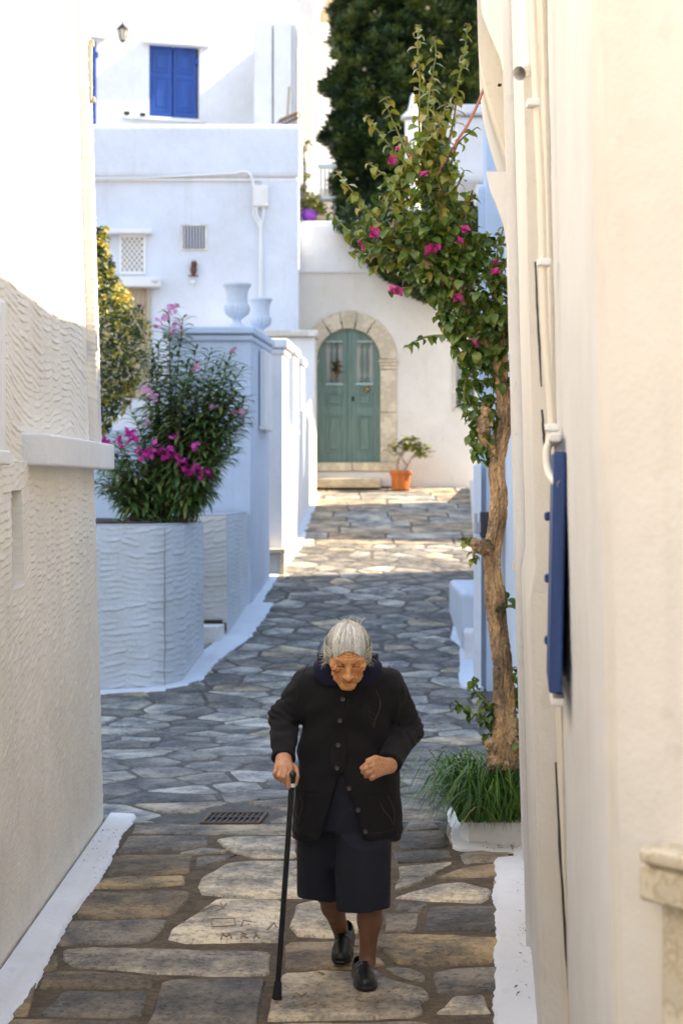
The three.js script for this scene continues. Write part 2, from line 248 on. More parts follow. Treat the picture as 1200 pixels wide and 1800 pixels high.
const near = [
  ['sand', 237, 1452, 520, 1451, 522, 1469, 230, 1469], ['slate', 225, 1471, 369, 1471, 362, 1490, 333, 1496, 206, 1502], ['pale', 312, 1503, 354, 1492, 402, 1496, 396, 1501, 333, 1504], ['pale', 379, 1479, 417, 1473, 520, 1473, 520, 1511, 442, 1511, 400, 1496],
  ['slate', 346, 1508, 421, 1503, 388, 1517, 342, 1529], ['brown', 202, 1505, 340, 1506, 333, 1540, 185, 1544], ['pale', 400, 1519, 446, 1514, 540, 1516, 540, 1582, 408, 1582, 354, 1575, 346, 1560, 358, 1542], ['ochre', 179, 1548, 217, 1543, 325, 1543, 325, 1557, 250, 1564, 165, 1565],
  ['brown', 152, 1570, 333, 1568, 329, 1588, 308, 1608, 267, 1618, 130, 1617], ['pale', 383, 1583, 500, 1587, 500, 1659, 325, 1661, 296, 1654, 300, 1637, 325, 1621], ['slate', 123, 1622, 292, 1621, 287, 1634, 267, 1658, 208, 1662, 101, 1665], ['sand', 112, 1671, 167, 1668, 417, 1673, 477, 1677, 475, 1717, 375, 1719, 267, 1714, 133, 1703, 108, 1690],
  ['brown', 94, 1677, 104, 1677, 100, 1707, 73, 1711], ['brown', 77, 1713, 146, 1709, 275, 1720, 267, 1741, 70, 1741], ['slate', 110, 1746, 262, 1746, 246, 1791, 66, 1791], ['slate', 287, 1726, 469, 1723, 452, 1812, 254, 1812], ['brown', 10, 1795, 246, 1796, 240, 1850, -40, 1850], ['brown', 66, 1728, 52, 1790, 18, 1790],
  ['pale', 496, 1714, 576, 1709, 622, 1711, 663, 1708, 684, 1724, 745, 1743, 756, 1755, 739, 1770, 746, 1785, 722, 1793, 471, 1799, 477, 1757], ['sand', 672, 1705, 692, 1703, 724, 1705, 746, 1717, 748, 1730, 722, 1725, 688, 1714], ['brown', 500, 1660, 617, 1657, 672, 1692, 678, 1700, 620, 1706, 500, 1709], ['pale', 520, 1592, 547, 1587, 575, 1584, 628, 1604, 631, 1642, 593, 1651, 523, 1649, 509, 1633, 517, 1610],
  ['ochre', 661, 1649, 699, 1645, 789, 1647, 899, 1654, 905, 1688, 848, 1698, 773, 1702, 699, 1698, 675, 1676, 661, 1665], ['slate', 760, 1713, 800, 1705, 905, 1702, 911, 1744, 859, 1746, 768, 1750], ['pale', 797, 1753, 851, 1753, 864, 1786, 764, 1787], ['sand', 876, 1758, 904, 1748, 918, 1769, 921, 1800, 875, 1815, 888, 1769], ['sand', 480, 1804, 760, 1801, 740, 1850, 480, 1860],
  ['slate', 755, 1595, 900, 1594, 899, 1638, 741, 1640], ['sand', 697, 1590, 752, 1590, 744, 1605, 695, 1603], ['slate', 675, 1609, 738, 1609, 732, 1640, 677, 1641], ['pale', 688, 1581, 773, 1556, 811, 1553, 864, 1565, 859, 1582, 843, 1590, 747, 1586], ['ochre', 864, 1552, 900, 1548, 901, 1580, 884, 1575], ['pale', 699, 1525, 800, 1518, 733, 1555, 691, 1568, 701, 1551],
  ['brown', 765, 1546, 813, 1526, 896, 1518, 897, 1544], ['sand', 805, 1502, 893, 1492, 895, 1514, 815, 1521], ['slate', 690, 1502, 790, 1497, 795, 1513, 700, 1520], ['slate', 700, 1466, 778, 1463, 788, 1492, 700, 1497], ['slate', 545, 1474, 690, 1474, 690, 1500, 545, 1504], ['pale', 548, 1509, 688, 1506, 684, 1560, 660, 1575, 548, 1578], ['sand', 545, 1452, 700, 1450, 700, 1469, 545, 1470],
  ['sand', 720, 1444, 760, 1442, 772, 1459, 712, 1462], ['pale', 790, 1440, 815, 1452, 800, 1480, 795, 1490, 782, 1462], ['brown', 580, 1664, 655, 1650, 660, 1690, 640, 1670],
];
const stones = [];
for (const [k, ...n] of near) {
  const pts = []; for (let i = 0; i < n.length; i += 2) pts.push(onGround(n[i], n[i + 1]));
  const g = stone(pts, .014, rr(.009, .014), .045, 1, .07); stones.push([g, pal[k](), lane, 9]);
}
for (let D = 3.2; D < 6.3; D += .62) for (let x = -1.15; x < .3;) { const w = rr(.35, .7); stones.push([stone([[x, D], [x + w - .05, D + rr(-.04, .04)], [x + w - .05, D + .56], [x + rr(0, .05), D + .56]], .012, .015, .12, 1), pal[['brown', 'slate', 'pale'][rnd() * 3 | 0]](), lane, 0]); x += w; }
// irregular stones further up: cells round scattered seeds, shrunk by the joint
const laneR = (D) => D < 16 ? lerp(1.02, 1.2, (D - 10) / 6) : lerp(1.2, 2.2, (D - 16) / 15.5);
const laneL = (D) => D < 16 ? -2.7 : D < 20.6 ? lerp(-2.2, -1, (D - 16) / 4.6) : lerp(-1, -.5, (D - 20.6) / 9);
{
  const pts = [], jx = .4;
  for (let tries = 0; tries < 30000 && pts.length < 700; tries++) {
    const D = rr(9.6, 25.6), x = rr(-3.1, 2.4); if (x < laneL(D) - .4 || x > laneR(D) + .3) continue;
    const s = (N3(x * 1.1, D * 1.1, 4) > .08 ? 1.2 : .8) * rr(.85, 1.1);
    if (pts.some(([a, b]) => ((a - x) / (D < 16 ? .46 : .38) / s) ** 2 + ((b - D) / (D < 13 ? .31 : D < 16 ? .29 : .32) / s) ** 2 < 1)) continue;
    pts.push([x, D]);
    if (D > 18 && D < 24.5 && Math.abs(x - jx) < .5 && Math.abs(x - jx) > .12 && !pts.some(([a, b]) => a !== x && ((a - 2 * jx + x) / .3) ** 2 + ((b - D) / .26) ** 2 < 1)) pts.push([2 * jx - x, D]);
  }
  pts.forEach(([x, D], i) => {
    if (D > 25.2 || D < 10.15) return;
    let poly = [[x - 1, D - 1], [x + 1, D - 1], [x + 1, D + 1], [x - 1, D + 1]];
    const cut = (mx, md, nx, nd) => { const o = []; poly.forEach((a, k) => { const b = poly[(k + 1) % poly.length], da = (a[0] - mx) * nx + (a[1] - md) * nd, db = (b[0] - mx) * nx + (b[1] - md) * nd; if (da <= 0) o.push(a); if (da * db < 0) { const t = da / (da - db); o.push([lerp(a[0], b[0], t), lerp(a[1], b[1], t)]); } }); poly = o; };
    pts.forEach(([a, b], j) => { if (j === i || Math.abs(a - x) > 1.6 || Math.abs(b - D) > 1.6) return; const l = Math.hypot(a - x, b - D), j2 = rr(.012, .024) * (rnd() < .12 ? 2 : 1); cut((a + x) / 2 - (a - x) / l * j2, (b + D) / 2 - (b - D) / l * j2, (a - x) / l, (b - D) / l); });
    cut(0, 10.32, 0, -1); cut(0, 25.05, 0, 1); cut(laneR(D), D, 1, -.07);
    if (poly.length < 3) return;
    if (D < 11.6) { const [gx, gd] = onGround(412, 1442); if (Math.abs(x - gx) < .34 && Math.abs(D - gd) < .3) return; if (Math.abs(D - gd) < .3 || Math.abs(x - gx) < .3) { if (Math.abs(x - gx) > .34) x < gx ? cut(gx - .21, 0, 1, 0) : cut(gx + .21, 0, -1, 0); else D < gd ? cut(0, gd - .2, 0, 1) : cut(0, gd + .2, 0, -1); } }
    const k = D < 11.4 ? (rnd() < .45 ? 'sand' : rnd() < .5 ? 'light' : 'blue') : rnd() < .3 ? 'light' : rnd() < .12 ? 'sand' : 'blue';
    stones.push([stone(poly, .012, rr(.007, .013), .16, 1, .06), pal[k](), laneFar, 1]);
  });
}
for (let D = 25.1, r = 0; D < 31.4; D += .52, r++) for (let x = laneL(D) - .3 + rr(-.3, .1); x < laneR(D) + .1;) { const w = rr(.55, 1.25), e = Math.min(x + w, laneR(D) + .15); if (e - x > .12) stones.push([stone([[x, D], [e - .025, D], [e - .025, D + .49], [x, D + .49]], .006, rr(.01, .016), 0, 0), pal[rnd() < .6 ? 'sand' : 'light'](), laneFar, 1]); x += w; }  // sand share puts the warmth of the sunlit patch into the stone colour
{
  const big = stones.filter(([, , o]) => o === laneFar).sort((a, b) => b[0].userData.ar / b[0].userData.cd ** 3 - a[0].userData.ar / a[0].userData.cd ** 3), few = new Set(big.slice(0, 298)), rest = new Map();
  for (const s of stones) { const [g, m, o] = s; if (o === lane || few.has(s)) { const q = part(o, 'paving_stone', g, m); if (s[3] === 9) q.userData.near = 1; } else { if (!rest.has(m)) rest.set(m, []); rest.get(m).push(g); } }
  for (const [m, l] of rest) part(laneFar, 'small_stones', mergeGeometries(l), m, { kind: 'stuff' });
  lane.children.forEach((o) => delete o.userData.near);
}
{ // scratched letters and a square cut into two of the slabs
  const cutM = std({ color: C(.3, .22, .13), roughness: 1 }), strokes = [], line = (...n) => { for (let i = 0; i + 3 < n.length; i += 2) { const [x, d] = onGround(n[i], n[i + 1]), [x2, d2] = onGround(n[i + 2], n[i + 3]), l = Math.hypot(x2 - x, d2 - d), g = new THREE.BoxGeometry(l, .009, .0055); g.rotateY(-Math.atan2(-(d2 - d), x2 - x)); g.translate((x + x2) / 2, .0125, -(d + d2) / 2); strokes.push(g); } };
  line(371, 1621, 412, 1620, 414, 1633, 373, 1635, 371, 1621); line(424, 1634, 428, 1624, 442, 1626); line(389, 1656, 391, 1646, 398, 1653, 404, 1646, 407, 1655); line(424, 1655, 425, 1646, 433, 1648, 427, 1651, 436, 1655); line(446, 1655, 450, 1647, 456, 1655); line(352, 1608, 378, 1597, 392, 1600, 380, 1607); line(388, 1592, 392, 1604, 398, 1594);  line(470, 1640, 482, 1628, 486, 1636);
  part(lane, 'scratched_marks', join(strokes), cutM);
  const s2 = strokes.length; line(536, 1769, 546, 1774, 556, 1768, 562, 1775); line(572, 1766, 574, 1774, 566, 1771); line(690, 1741, 702, 1743); line(690, 1738, 690, 1746, 700, 1740); line(706, 1745, 712, 1739, 716, 1744); line(560, 1715, 570, 1719); line(650, 1760, 672, 1764, 690, 1760); line(520, 1752, 530, 1757, 538, 1752);
  part(lane, 'scratched_marks', join(strokes.slice(s2)), cutM);
}
// whitewashed strips at the feet of the walls
function footStrip(inner, outer, D0, D1, h) {         // inner and outer edge as functions of D
  const rows = range(D0, D1, Math.round((D1 - D0) / .04)), n = rows.length - 1, prof = [[0, h], [.5, h * .9], [.9, h * .7], [1, 0]];
  const g = grid(3, n, (u, v) => { const D = rows[Math.round(v * n)], [t, y] = prof[Math.round(u * 3)], a = inner(D), b = outer(D) + Math.sign(outer(D) - a) * (.024 * fbm(D * 2.4, 2, a, 3) + .012 * N3(D * 13, a * 3, 5)); return V(lerp(a, b, t), gy(D) + .004 + y + .003 * N3(D * 9, t * 4, 1), -D); }, [.3, D1 - D0]);
  return boxUV(g);
}
// ------------------------------------------------------------------ left house with combed plaster
// relief of a toothed trowel drawn in short strokes: columns of small arched ridges
function comb(u, v, col, gap, slope, s) {
  const cu = u / col + .3 * N3(u * 1.5, v * 1.2, s), k = Math.floor(cu), f = cu - k, r = N3(k * 3.7, Math.floor(v / .6 + k * .37) * 2.3, s), sl = slope + r * .28 + .35 * N3(u * .6, v * .7, s + 5);
  const y = v - (f - .5) * col * sl + .004 * Math.cos((f - .5) * 5) + .008 * N3(u * 11, v * 8, s + 2), q = y / gap + 2.2 * N3(k * 5.13, 2.7, s) + 1.8 * N3(u * .9, v * 1.4, s + 9), t = q - Math.floor(q), a = .45 + 1.1 * N3(u * 4, Math.floor(q) * .9, s + 3);
  return clamp(a, .08, 1.1) * Math.pow(1 - t, 1.5) * Math.min(1, t / .1) * (1 - .6 * Math.pow(Math.abs(2 * f - 1), 5));
}
{
  const house = thing('plastered_house', 'tall house at the left edge with combed cream plaster, a ledge and a slit', 'house', V(-1.5, 0, -9));
  const leanX = (v) => -1.34 - .028 * v, D1 = 10.42, D0 = 6.1, H = 5.05, nu = 210, nv = 1250;
  const slit = (D, v) => D > 7.69 && D < 7.93 && v > 1.49 && v < 1.895;
  const face = (D0, D1, v0, v1, nu, nv, out, extra) => grid(nu, nv, (a, b) => {
    const D = lerp(D0, D1, a), v = lerp(v0, v1, b), low = v < 2.03, up = D > 10.15 ? sm(10.42, 10.15, D) : 1;
    let w = .0085 * comb(D + (low ? 0 : 3), v, low ? .15 : .3, .034, low ? lerp(.7, .15, sm(.3, 1.7, v)) : -.08, low ? 1 : 4) + .006 * fbm(D * 2.1, v * 1.6, 5) + .0012 * N3(D * 40, v * 40, 2);
    if (!low) { const c = Math.abs(D - 8.62 - .01 * N3(v * 4, 0, 3)); if (v < 2.95 && c < .016) w -= .012 * (1 - c / .016); }
    w += (low ? 0 : -.02) + out; if (slit(D, v)) w -= .14;
    const x = leanX(v) + w - .02 * (1 - up) * (1 - up); return V(x, v, -D);
  }, [D1 - D0, v1 - v0]);
  const g = face(D0, D1, 0, H, nu, nv, 0);
  part(house, 'wall', g, plaster(.84, .785, .685, .004));
  part(house, 'wall_core', slab([[-5, -3], [-1.56, -3], [-1.56, D1 - .03], [-5, D1 - .03]], 0, H + .3, .03), M.warm);
  part(house, 'wall', slab([[-1.56, -3], [-1.37, -3], [-1.37, D0 + .02], [-1.56, D0 + .02]], 0, H + .3, .02), M.warm);
  // raised corner strip above the ledge
  part(house, 'corner_strip', grid(14, 420, (a, b) => { const v = lerp(2.16, H, b), k = clamp(a / .42, 0, 1), D = a < .42 ? D1 - .12 : lerp(D1 - .12, D1 + .05, (a - .42) / .58), r = .008 * comb(a * .2 + 9, v, .12, .036, -.2, 6); return V(leanX(v) - .03 + .062 * k + (k >= 1 ? r - .015 * sm(.8, 1, a) : 0), v, -D - (k < 1 ? -r : 0)); }, [.3, 2.9]), M.warm);
  const ledge = slab([[-1.49, 8.1], [-1.305, 8.1], [-1.305, D1 + .05], [-1.49, D1 + .05]], 2.01, 2.155, .012); part(house, 'ledge', ledge, M.white);
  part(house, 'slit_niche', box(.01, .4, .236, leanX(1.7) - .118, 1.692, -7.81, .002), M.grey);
  part(house, 'rusty_hinge', join([box(.02, .32, .035, leanX(4.3) + .04, 4.26, -D1 + .1), box(.03, .04, .05, leanX(4.4) + .045, 4.43, -D1 + .08), box(.03, .03, .05, leanX(4.1) + .045, 4.11, -D1 + .08)]), std({ color: C(.5, .44, .36), map: T_marble, roughness: .9 }));
  // white window frame at the very edge
  const wf = part(house, 'window_frame', join([box(.09, .62, .1, -1.40, 2.36, -7.32, .015), box(.1, .06, .7, -1.40, 2.035, -7.1, .01)]), M.plastic);
  part(wf, 'shutter_edge', box(.03, .6, .5, -1.385, 2.36, -7.02, .006), M.greenPale);
  struct('footpath_strip', footStrip((D) => leanX(0) + .012, (D) => leanX(0) + .16 + .01 * Math.sin(D * 3), 5.0, 10.5, .03), M.kerb);
}

// ------------------------------------------------------------------ right houses
const RB = (D) => .731 + .084 * (D - 6.5) + .03;       // foot of the right wall
{
  const house = thing('pilastered_house', 'cream house on the right with pilasters, flared cornice and drain crack', 'house', V(1.2, 0, -8));
  const lean = .026;
  // upright board along the wall; prof(v) gives how far it stands out
  const strip2 = (D0, D1, v0, v1, out, back = .3, tilt = 0) => {
    const n = 40, g = grid(24, n, (a, b) => { const k = a * 4; let D = lerp(D0, D1, clamp((k - 1) / 2, 0, 1)), w; const dv = tilt * (D - 10.5), v = lerp(v0 + (v0 > 1 ? dv : 0), v1 + dv, b); if (k < 1) { w = lerp(-back, out(v), k); } else if (k < 3) { w = out(v); } else { w = lerp(out(v), -back, k - 3); } return V(RB(D) - w - lean * v + .002 * N3(D * 5, v * 3, 2), v, -D); }, [1, 1]); return boxUV(toCreasedNormals(g, .5));
  };
  const flare = (v, a, b, o) => o * Math.pow(sm(a, b, v), 1.6);
  part(house, 'wall', strip2(5.0, 10.55, 0, 4.66, (v) => 0, 3, .05), M.cream);
  part(house, 'pilaster', strip2(8.0, 9.15, .02, 4.4, (v) => .055 + flare(v, 3.85, 4.35, .12)), M.warm);
  part(house, 'pilaster', strip2(5.55, 7.45, 0, 4.2, (v) => .045 + .02 * sm(1.62, 1.6, v)), M.warm);
  part(house, 'pilaster_base_moulding', strip2(5.5, 7.5, 0, 1.6, (v) => .058), M.warm);
  part(house, 'pilaster_ridge', strip2(7.46, 7.56, .02, 4.25, (v) => .085 + flare(v, 4.0, 4.4, .1)), M.white);
  part(house, 'pilaster_ridge', strip2(9.16, 9.24, .02, 3.5, (v) => .075 + flare(v, 3.1, 3.5, .09)), M.white);
  part(house, 'cornice', strip2(9.25, 10.6, 3.3, 4.42, (v) => .02 + .17 * Math.pow(sm(3.35, 4.2, v), .9)), M.cream);
  part(house, 'cornice', strip2(9.0, 10.65, 4.42, 4.6, (v) => .17), M.warm);
  { const g = slab([[RB(5) - .2, 5.02], [RB(10.7) - .2, 10.7], [6, 10.7], [6, 5.02]], 4.42, 4.76, .02), p = g.attributes.position; for (let i = 0; i < p.count; i++) p.setY(i, p.getY(i) + .12 * (-p.getZ(i) - 9)); part(house, 'roof_slab', g, M.warm); }
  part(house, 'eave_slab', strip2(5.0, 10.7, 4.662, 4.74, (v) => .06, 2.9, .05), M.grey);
  part(house, 'eave_board', strip2(5.0, 10.75, 4.742, 4.86, (v) => .08, 2.9, .05), M.warm);
  for (const [y0, y1, px0, px1] of [[460, 680, 940, 951], [720, 800, 952, 957], [1340, 1790, 976, 1001]]) part(house, 'crack', tube([P(px0, y0, 5.02), P(lerp(px0, px1, .3), lerp(y0, y1, .35), 5.02), P(px1, y1, 5.02)], [.003, .004, .0025], 5, 8, (t, j) => 1 + .6 * N3(t * 12, j * 2, y0)), M.dark);
  part(house, 'wall_bracket', box(.05, .05, .06, P(909, 995, 9.3).x, P(909, 995, 9.3).y, -9.3), M.cream);
  part(house, 'bolt', box(.02, .012, .03, P(842, 170, 9).x + .1, 3.9, -9), M.iron);
  struct('footpath_strip', footStrip((D) => RB(D) - .01, (D) => RB(D) - (D < 9.3 ? .22 : .12), 5.2, 10.2, .032), M.kerb);
}
{ // nearest house on the right
  const house = thing('corner_house', 'blurred white house filling the right edge, rounded corner beside a marble door surround', 'house', V(1.5, 0, -3.5));
  const lx = (v) => -.022 * v, A = [.635, 4.99], B = [.533, 3.52], Cn = [1.9, 1.6];
  const path = [];                                      // plan: along the lane, round the corner, on towards the doorway
  for (let i = 0; i <= 10; i++) path.push([lerp(A[0], B[0], i / 10), lerp(A[1], B[1] + .05, i / 10)]);
  for (let i = 1; i < 8; i++) { const t = i / 8, q = (1 - t) * (1 - t), r = 2 * t * (1 - t), s = t * t; path.push([q * (B[0] + .004) + r * (B[0] - .004) + s * (B[0] + .04), q * (B[1] + .05) + r * (B[1] - .01) + s * (B[1] - .055)]); }
  for (let i = 1; i <= 30; i++) path.push([lerp(B[0] + .04, Cn[0], i / 30), lerp(B[1] - .055, Cn[1], i / 30)]);
  for (const [i0, i1, m] of [[0, 14, plaster(.72, .71, .695, .003)], [14, path.length - 1, plaster(.73, .68, .605, .004)]]) part(house, 'wall', grid(i1 - i0, 170, (a, b) => { const [x, D] = path[i0 + Math.round(a * (i1 - i0))], v = b * 4.4, e = .006 * fbm(D * 3, v * 2.4, 7) + .0015 * N3(D * 14, v * 12, 2); return V(x + lx(v) + e, v, -D); }, [2.6, 4.4]), m);
  
  part(house, 'wall_core', slab([[.7, 4.98], [.64, 3.62], [1.95, 1.72], [1.95, .6], [4.5, .6], [4.5, 4.98]], 0, 4.4, .03), M.warm);
  part(house, 'roof_edge', slab([[.5, 5.02], [.43, 3.5], [1.7, 1.6], [4.5, 1.6], [4.5, 5.02]], 4.4, 4.52, .03), M.warm);
  const dir = V(Cn[0] - B[0], 0, -(Cn[1] - B[1])).normalize(), nrm = V(-dir.z, 0, dir.x).multiplyScalar(-1);
  const ang = Math.atan2(-dir.z, dir.x), at = (s, y, o) => V(B[0] + .04, y, -B[1] + .055).addScaledVector(dir, s).addScaledVector(nrm, -o);
  const sgn = at(0, 0, .1).x < at(0, 0, 0).x ? 1 : -1;
  const blk = (s0, s1, y0, y1, o, r) => { const c = at((s0 + s1) / 2, (y0 + y1) / 2, sgn * (o - .06)), g = box(s1 - s0, y1 - y0, .12, 0, 0, 0, r); g.rotateY(ang); g.translate(c.x, c.y, c.z); return g; };
  const sur = part(house, 'door_surround', blk(.095, .42, 0, 1.158, .05, .01), M.marblePale ??= std({ color: C(.74, .67, .54), map: T_marble, roughness: .6 }));
  part(sur, 'capital', join([blk(.07, .46, 1.16, 1.23, .085, .012), blk(.085, .44, 1.233, 1.265, .1, .012)]), M.marblePale);
  // small blue shutter on the lane side
  const sh = part(house, 'blue_shutter', (() => { const a = V(.582, 1.4, -5.0), b = V(.532, 1.4, -4.5), g = box(.032, .6, .5, 0, 0, 0, .006); g.rotateZ(-.02); g.rotateY(-Math.atan2(b.x - a.x, b.z - a.z) + Math.PI * 0); g.rotateY(2 * Math.atan2(b.x - a.x, b.z - a.z)); g.translate((a.x + b.x) / 2 + .002, 1.71, -4.75); return g; })(), M.blueDark);
  for (const y of [1.5, 1.67, 1.84]) part(sh, 'hinge', box(.03, .025, .03, .572, y, -5.0), M.blueDark);
  part(house, 'window_sill', (() => { const g = box(.034, .02, .5, 0, 0, 0, .006); g.rotateY(-.1); g.translate(.56, 1.387, -4.76); return g; })(), M.kerb);
  part(house, 'window_head', (() => { const g = box(.03, .025, .5, 0, 0, 0, .008); g.rotateY(-.1); g.translate(.556, 2.045, -4.78); return g; })(), M.white);
  const cd = thing('cable_conduit', 'cream cable conduit running down the right wall, looped above the small blue shutter', 'conduit', P(950, 800, 4.7));
  part(cd, 'pipe', tube([P(934, -20, 4.7), P(944, 200, 4.7), P(950, 330, 4.7), P(953, 450, 4.7), P(957, 580, 4.7), P(966, 700, 4.7), P(969, 760, 4.7)], [.0105, .0105], 10, 10), M.pvc);
  part(cd, 'loop', tube([P(969, 752, 4.7), P(966, 775, 4.69), P(961, 790, 4.68), P(961, 815, 4.66), P(966, 835, 4.62), P(976, 848, 4.55), P(986, 852, 4.5)], [.011, .011], 10, 8), M.pvc);
  for (const [x, y] of [[934, 182], [953, 462], [967, 752]]) part(cd, 'clip', box(.035, .02, .05, P(x, y, 4.7).x + .004, P(x, y, 4.7).y, -4.7, .006), M.plastic);
  const dp = thing('drain_pipe', 'short white drain pipe under the eave of the right-hand house', 'pipe', P(926, 130, 5.3));
  part(dp, 'pipe', tube([P(924, -20, 5.3), P(926, 60, 5.3), P(927, 118, 5.3), P(922, 126, 5.28), P(912, 129, 5.25)], [.02, .02, .021], 12, 8), M.plastic);
}
// ------------------------------------------------------------------ houses further up on the right
{
  const h = thing('washed_house', 'pale blue washed house on the right behind the tree trunk', 'house', V(2, .1, -17));
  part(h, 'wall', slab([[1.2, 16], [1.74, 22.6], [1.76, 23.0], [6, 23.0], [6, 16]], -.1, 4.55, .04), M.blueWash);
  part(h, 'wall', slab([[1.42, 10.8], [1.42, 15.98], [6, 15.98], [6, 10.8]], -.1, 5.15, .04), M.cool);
  part(h, 'corner_pillar', slab([[1.265, 15.9], [1.42, 15.9], [1.42, 16.3], [1.265, 16.3]], 0, 5.2, .015), M.blueWash);
  part(h, 'corner_fillet', slab([[1.16, 15.96], [1.22, 15.92], [1.24, 16.3], [1.18, 16.3]], 0, 2.1, .015), M.cool);
  part(h, 'shading_storey', slab([[2.0, 16.2], [2.0, 22.5], [6, 22.5], [6, 16.2]], 4.56, 7.7, .05), M.white);  // hidden storey, raised and set back to keep sun off the urns
  part(h, 'grey_strip', slab([[1.4, 15.8], [1.46, 15.8], [1.46, 15.97], [1.4, 15.97]], .7, 2.1, .004), M.grey);  // solid grey strip standing in the inner corner
  const st = thing('doorstep', 'white painted step against the blue washed house, its edge worn bare', 'step', V(1.25, .3, -19));
  part(st, 'step', slab([[1.2, 17.9], [1.22, 20.3], [1.6, 20.3], [1.5, 17.9]].map(([x, D]) => [x - .02, D]), .2, .86, .05), M.cool); part(st, 'riser', slab([[1.17, 17.4], [1.2, 17.86], [1.6, 17.86], [1.5, 17.4]], .15, .52, .03), M.kerb);
  const q = (n) => n.map(([a, b]) => onGround(a, b));
  const ap = q([[818, 1108], [796, 1102], [790, 1125], [808, 1140], [806, 1212], [836, 1218], [850, 1215], [850, 1105]]); struct('footpath_strip', boxUV((() => { const g = stone(ap, .02, .03, .06, 1); g.deleteAttribute('uv'); return g; })()), M.cool);
  const mb = thing('mail_box', 'dark grey letter box on the blue washed wall beside the trunk', 'letter box', P(848, 935, 17));
  part(mb, 'box', boxUV(pbox(845, 862, 900, 945, 15.72, .16, .012)), M.dark); part(mb, 'bracket', join([pbox(833, 846, 918, 938, 15.74, .1, .01), pbox(833, 838, 902, 920, 15.74, .05, .008)]), M.steel);
  const po = thing('porch', 'white roof slab of a raised porch behind the upper branches', 'porch', P(840, 380, 23.5));
  part(po, 'slab', slab([[1.37, 21.6], [1.37, 23.1], [4, 23.1], [4, 21.6]], 5.5, 6.3, .08), M.white); part(po, 'coping', slab([[1.33, 21.52], [1.33, 23.15], [4, 23.15], [4, 21.52]], 6.302, 6.42, .03), M.white);
  part(po, 'beam', slab([[1.6, 21.65], [1.6, 22.0], [4, 22.0], [4, 21.65]], 5.28, 5.498, .02), M.white); part(po, 'pillar', slab([[1.78, 21.65], [2.2, 21.65], [2.2, 22.05], [1.78, 22.05]], 4.4, 5.278, .02), M.blueWash); part(po, 'back_wall', slab([[2.6, 22.9], [4, 22.9], [4, 23.05], [2.6, 23.05]], 4.56, 5.49, .02), M.white);
  const wl = thing('low_wall', 'low white wall along the right side of the upper lane', 'wall', V(2, 1, -28)); part(wl, 'wall', slab([[1.86, 25.7], [2.2, 31.3], [2.5, 31.3], [2.2, 25.7]], .9, 2.0, .04), M.cool);
  const bk2 = thing('added_shade_house', 'second unseen white block, added to shade the end of the lane', 'house', V(5, 1, -30)); part(bk2, 'wall', slab([[3.1, 28.4], [3.3, 29.7], [9, 28.8], [9, 27.5]], .8, 6.4, .05), M.white);  // unseen sun blocker, added with a gap that lets a streak through
  const bk = thing('added_shade_house', 'unseen white block added on the right to shade the upper lane', 'house', V(5, 1, -30)); part(bk, 'wall', slab([[3.0, 27.1], [3.1, 28.0], [9, 27.1], [9, 26.2]], .8, 7.0, .05), M.white);  // unseen block added to keep the sun off the lane
}
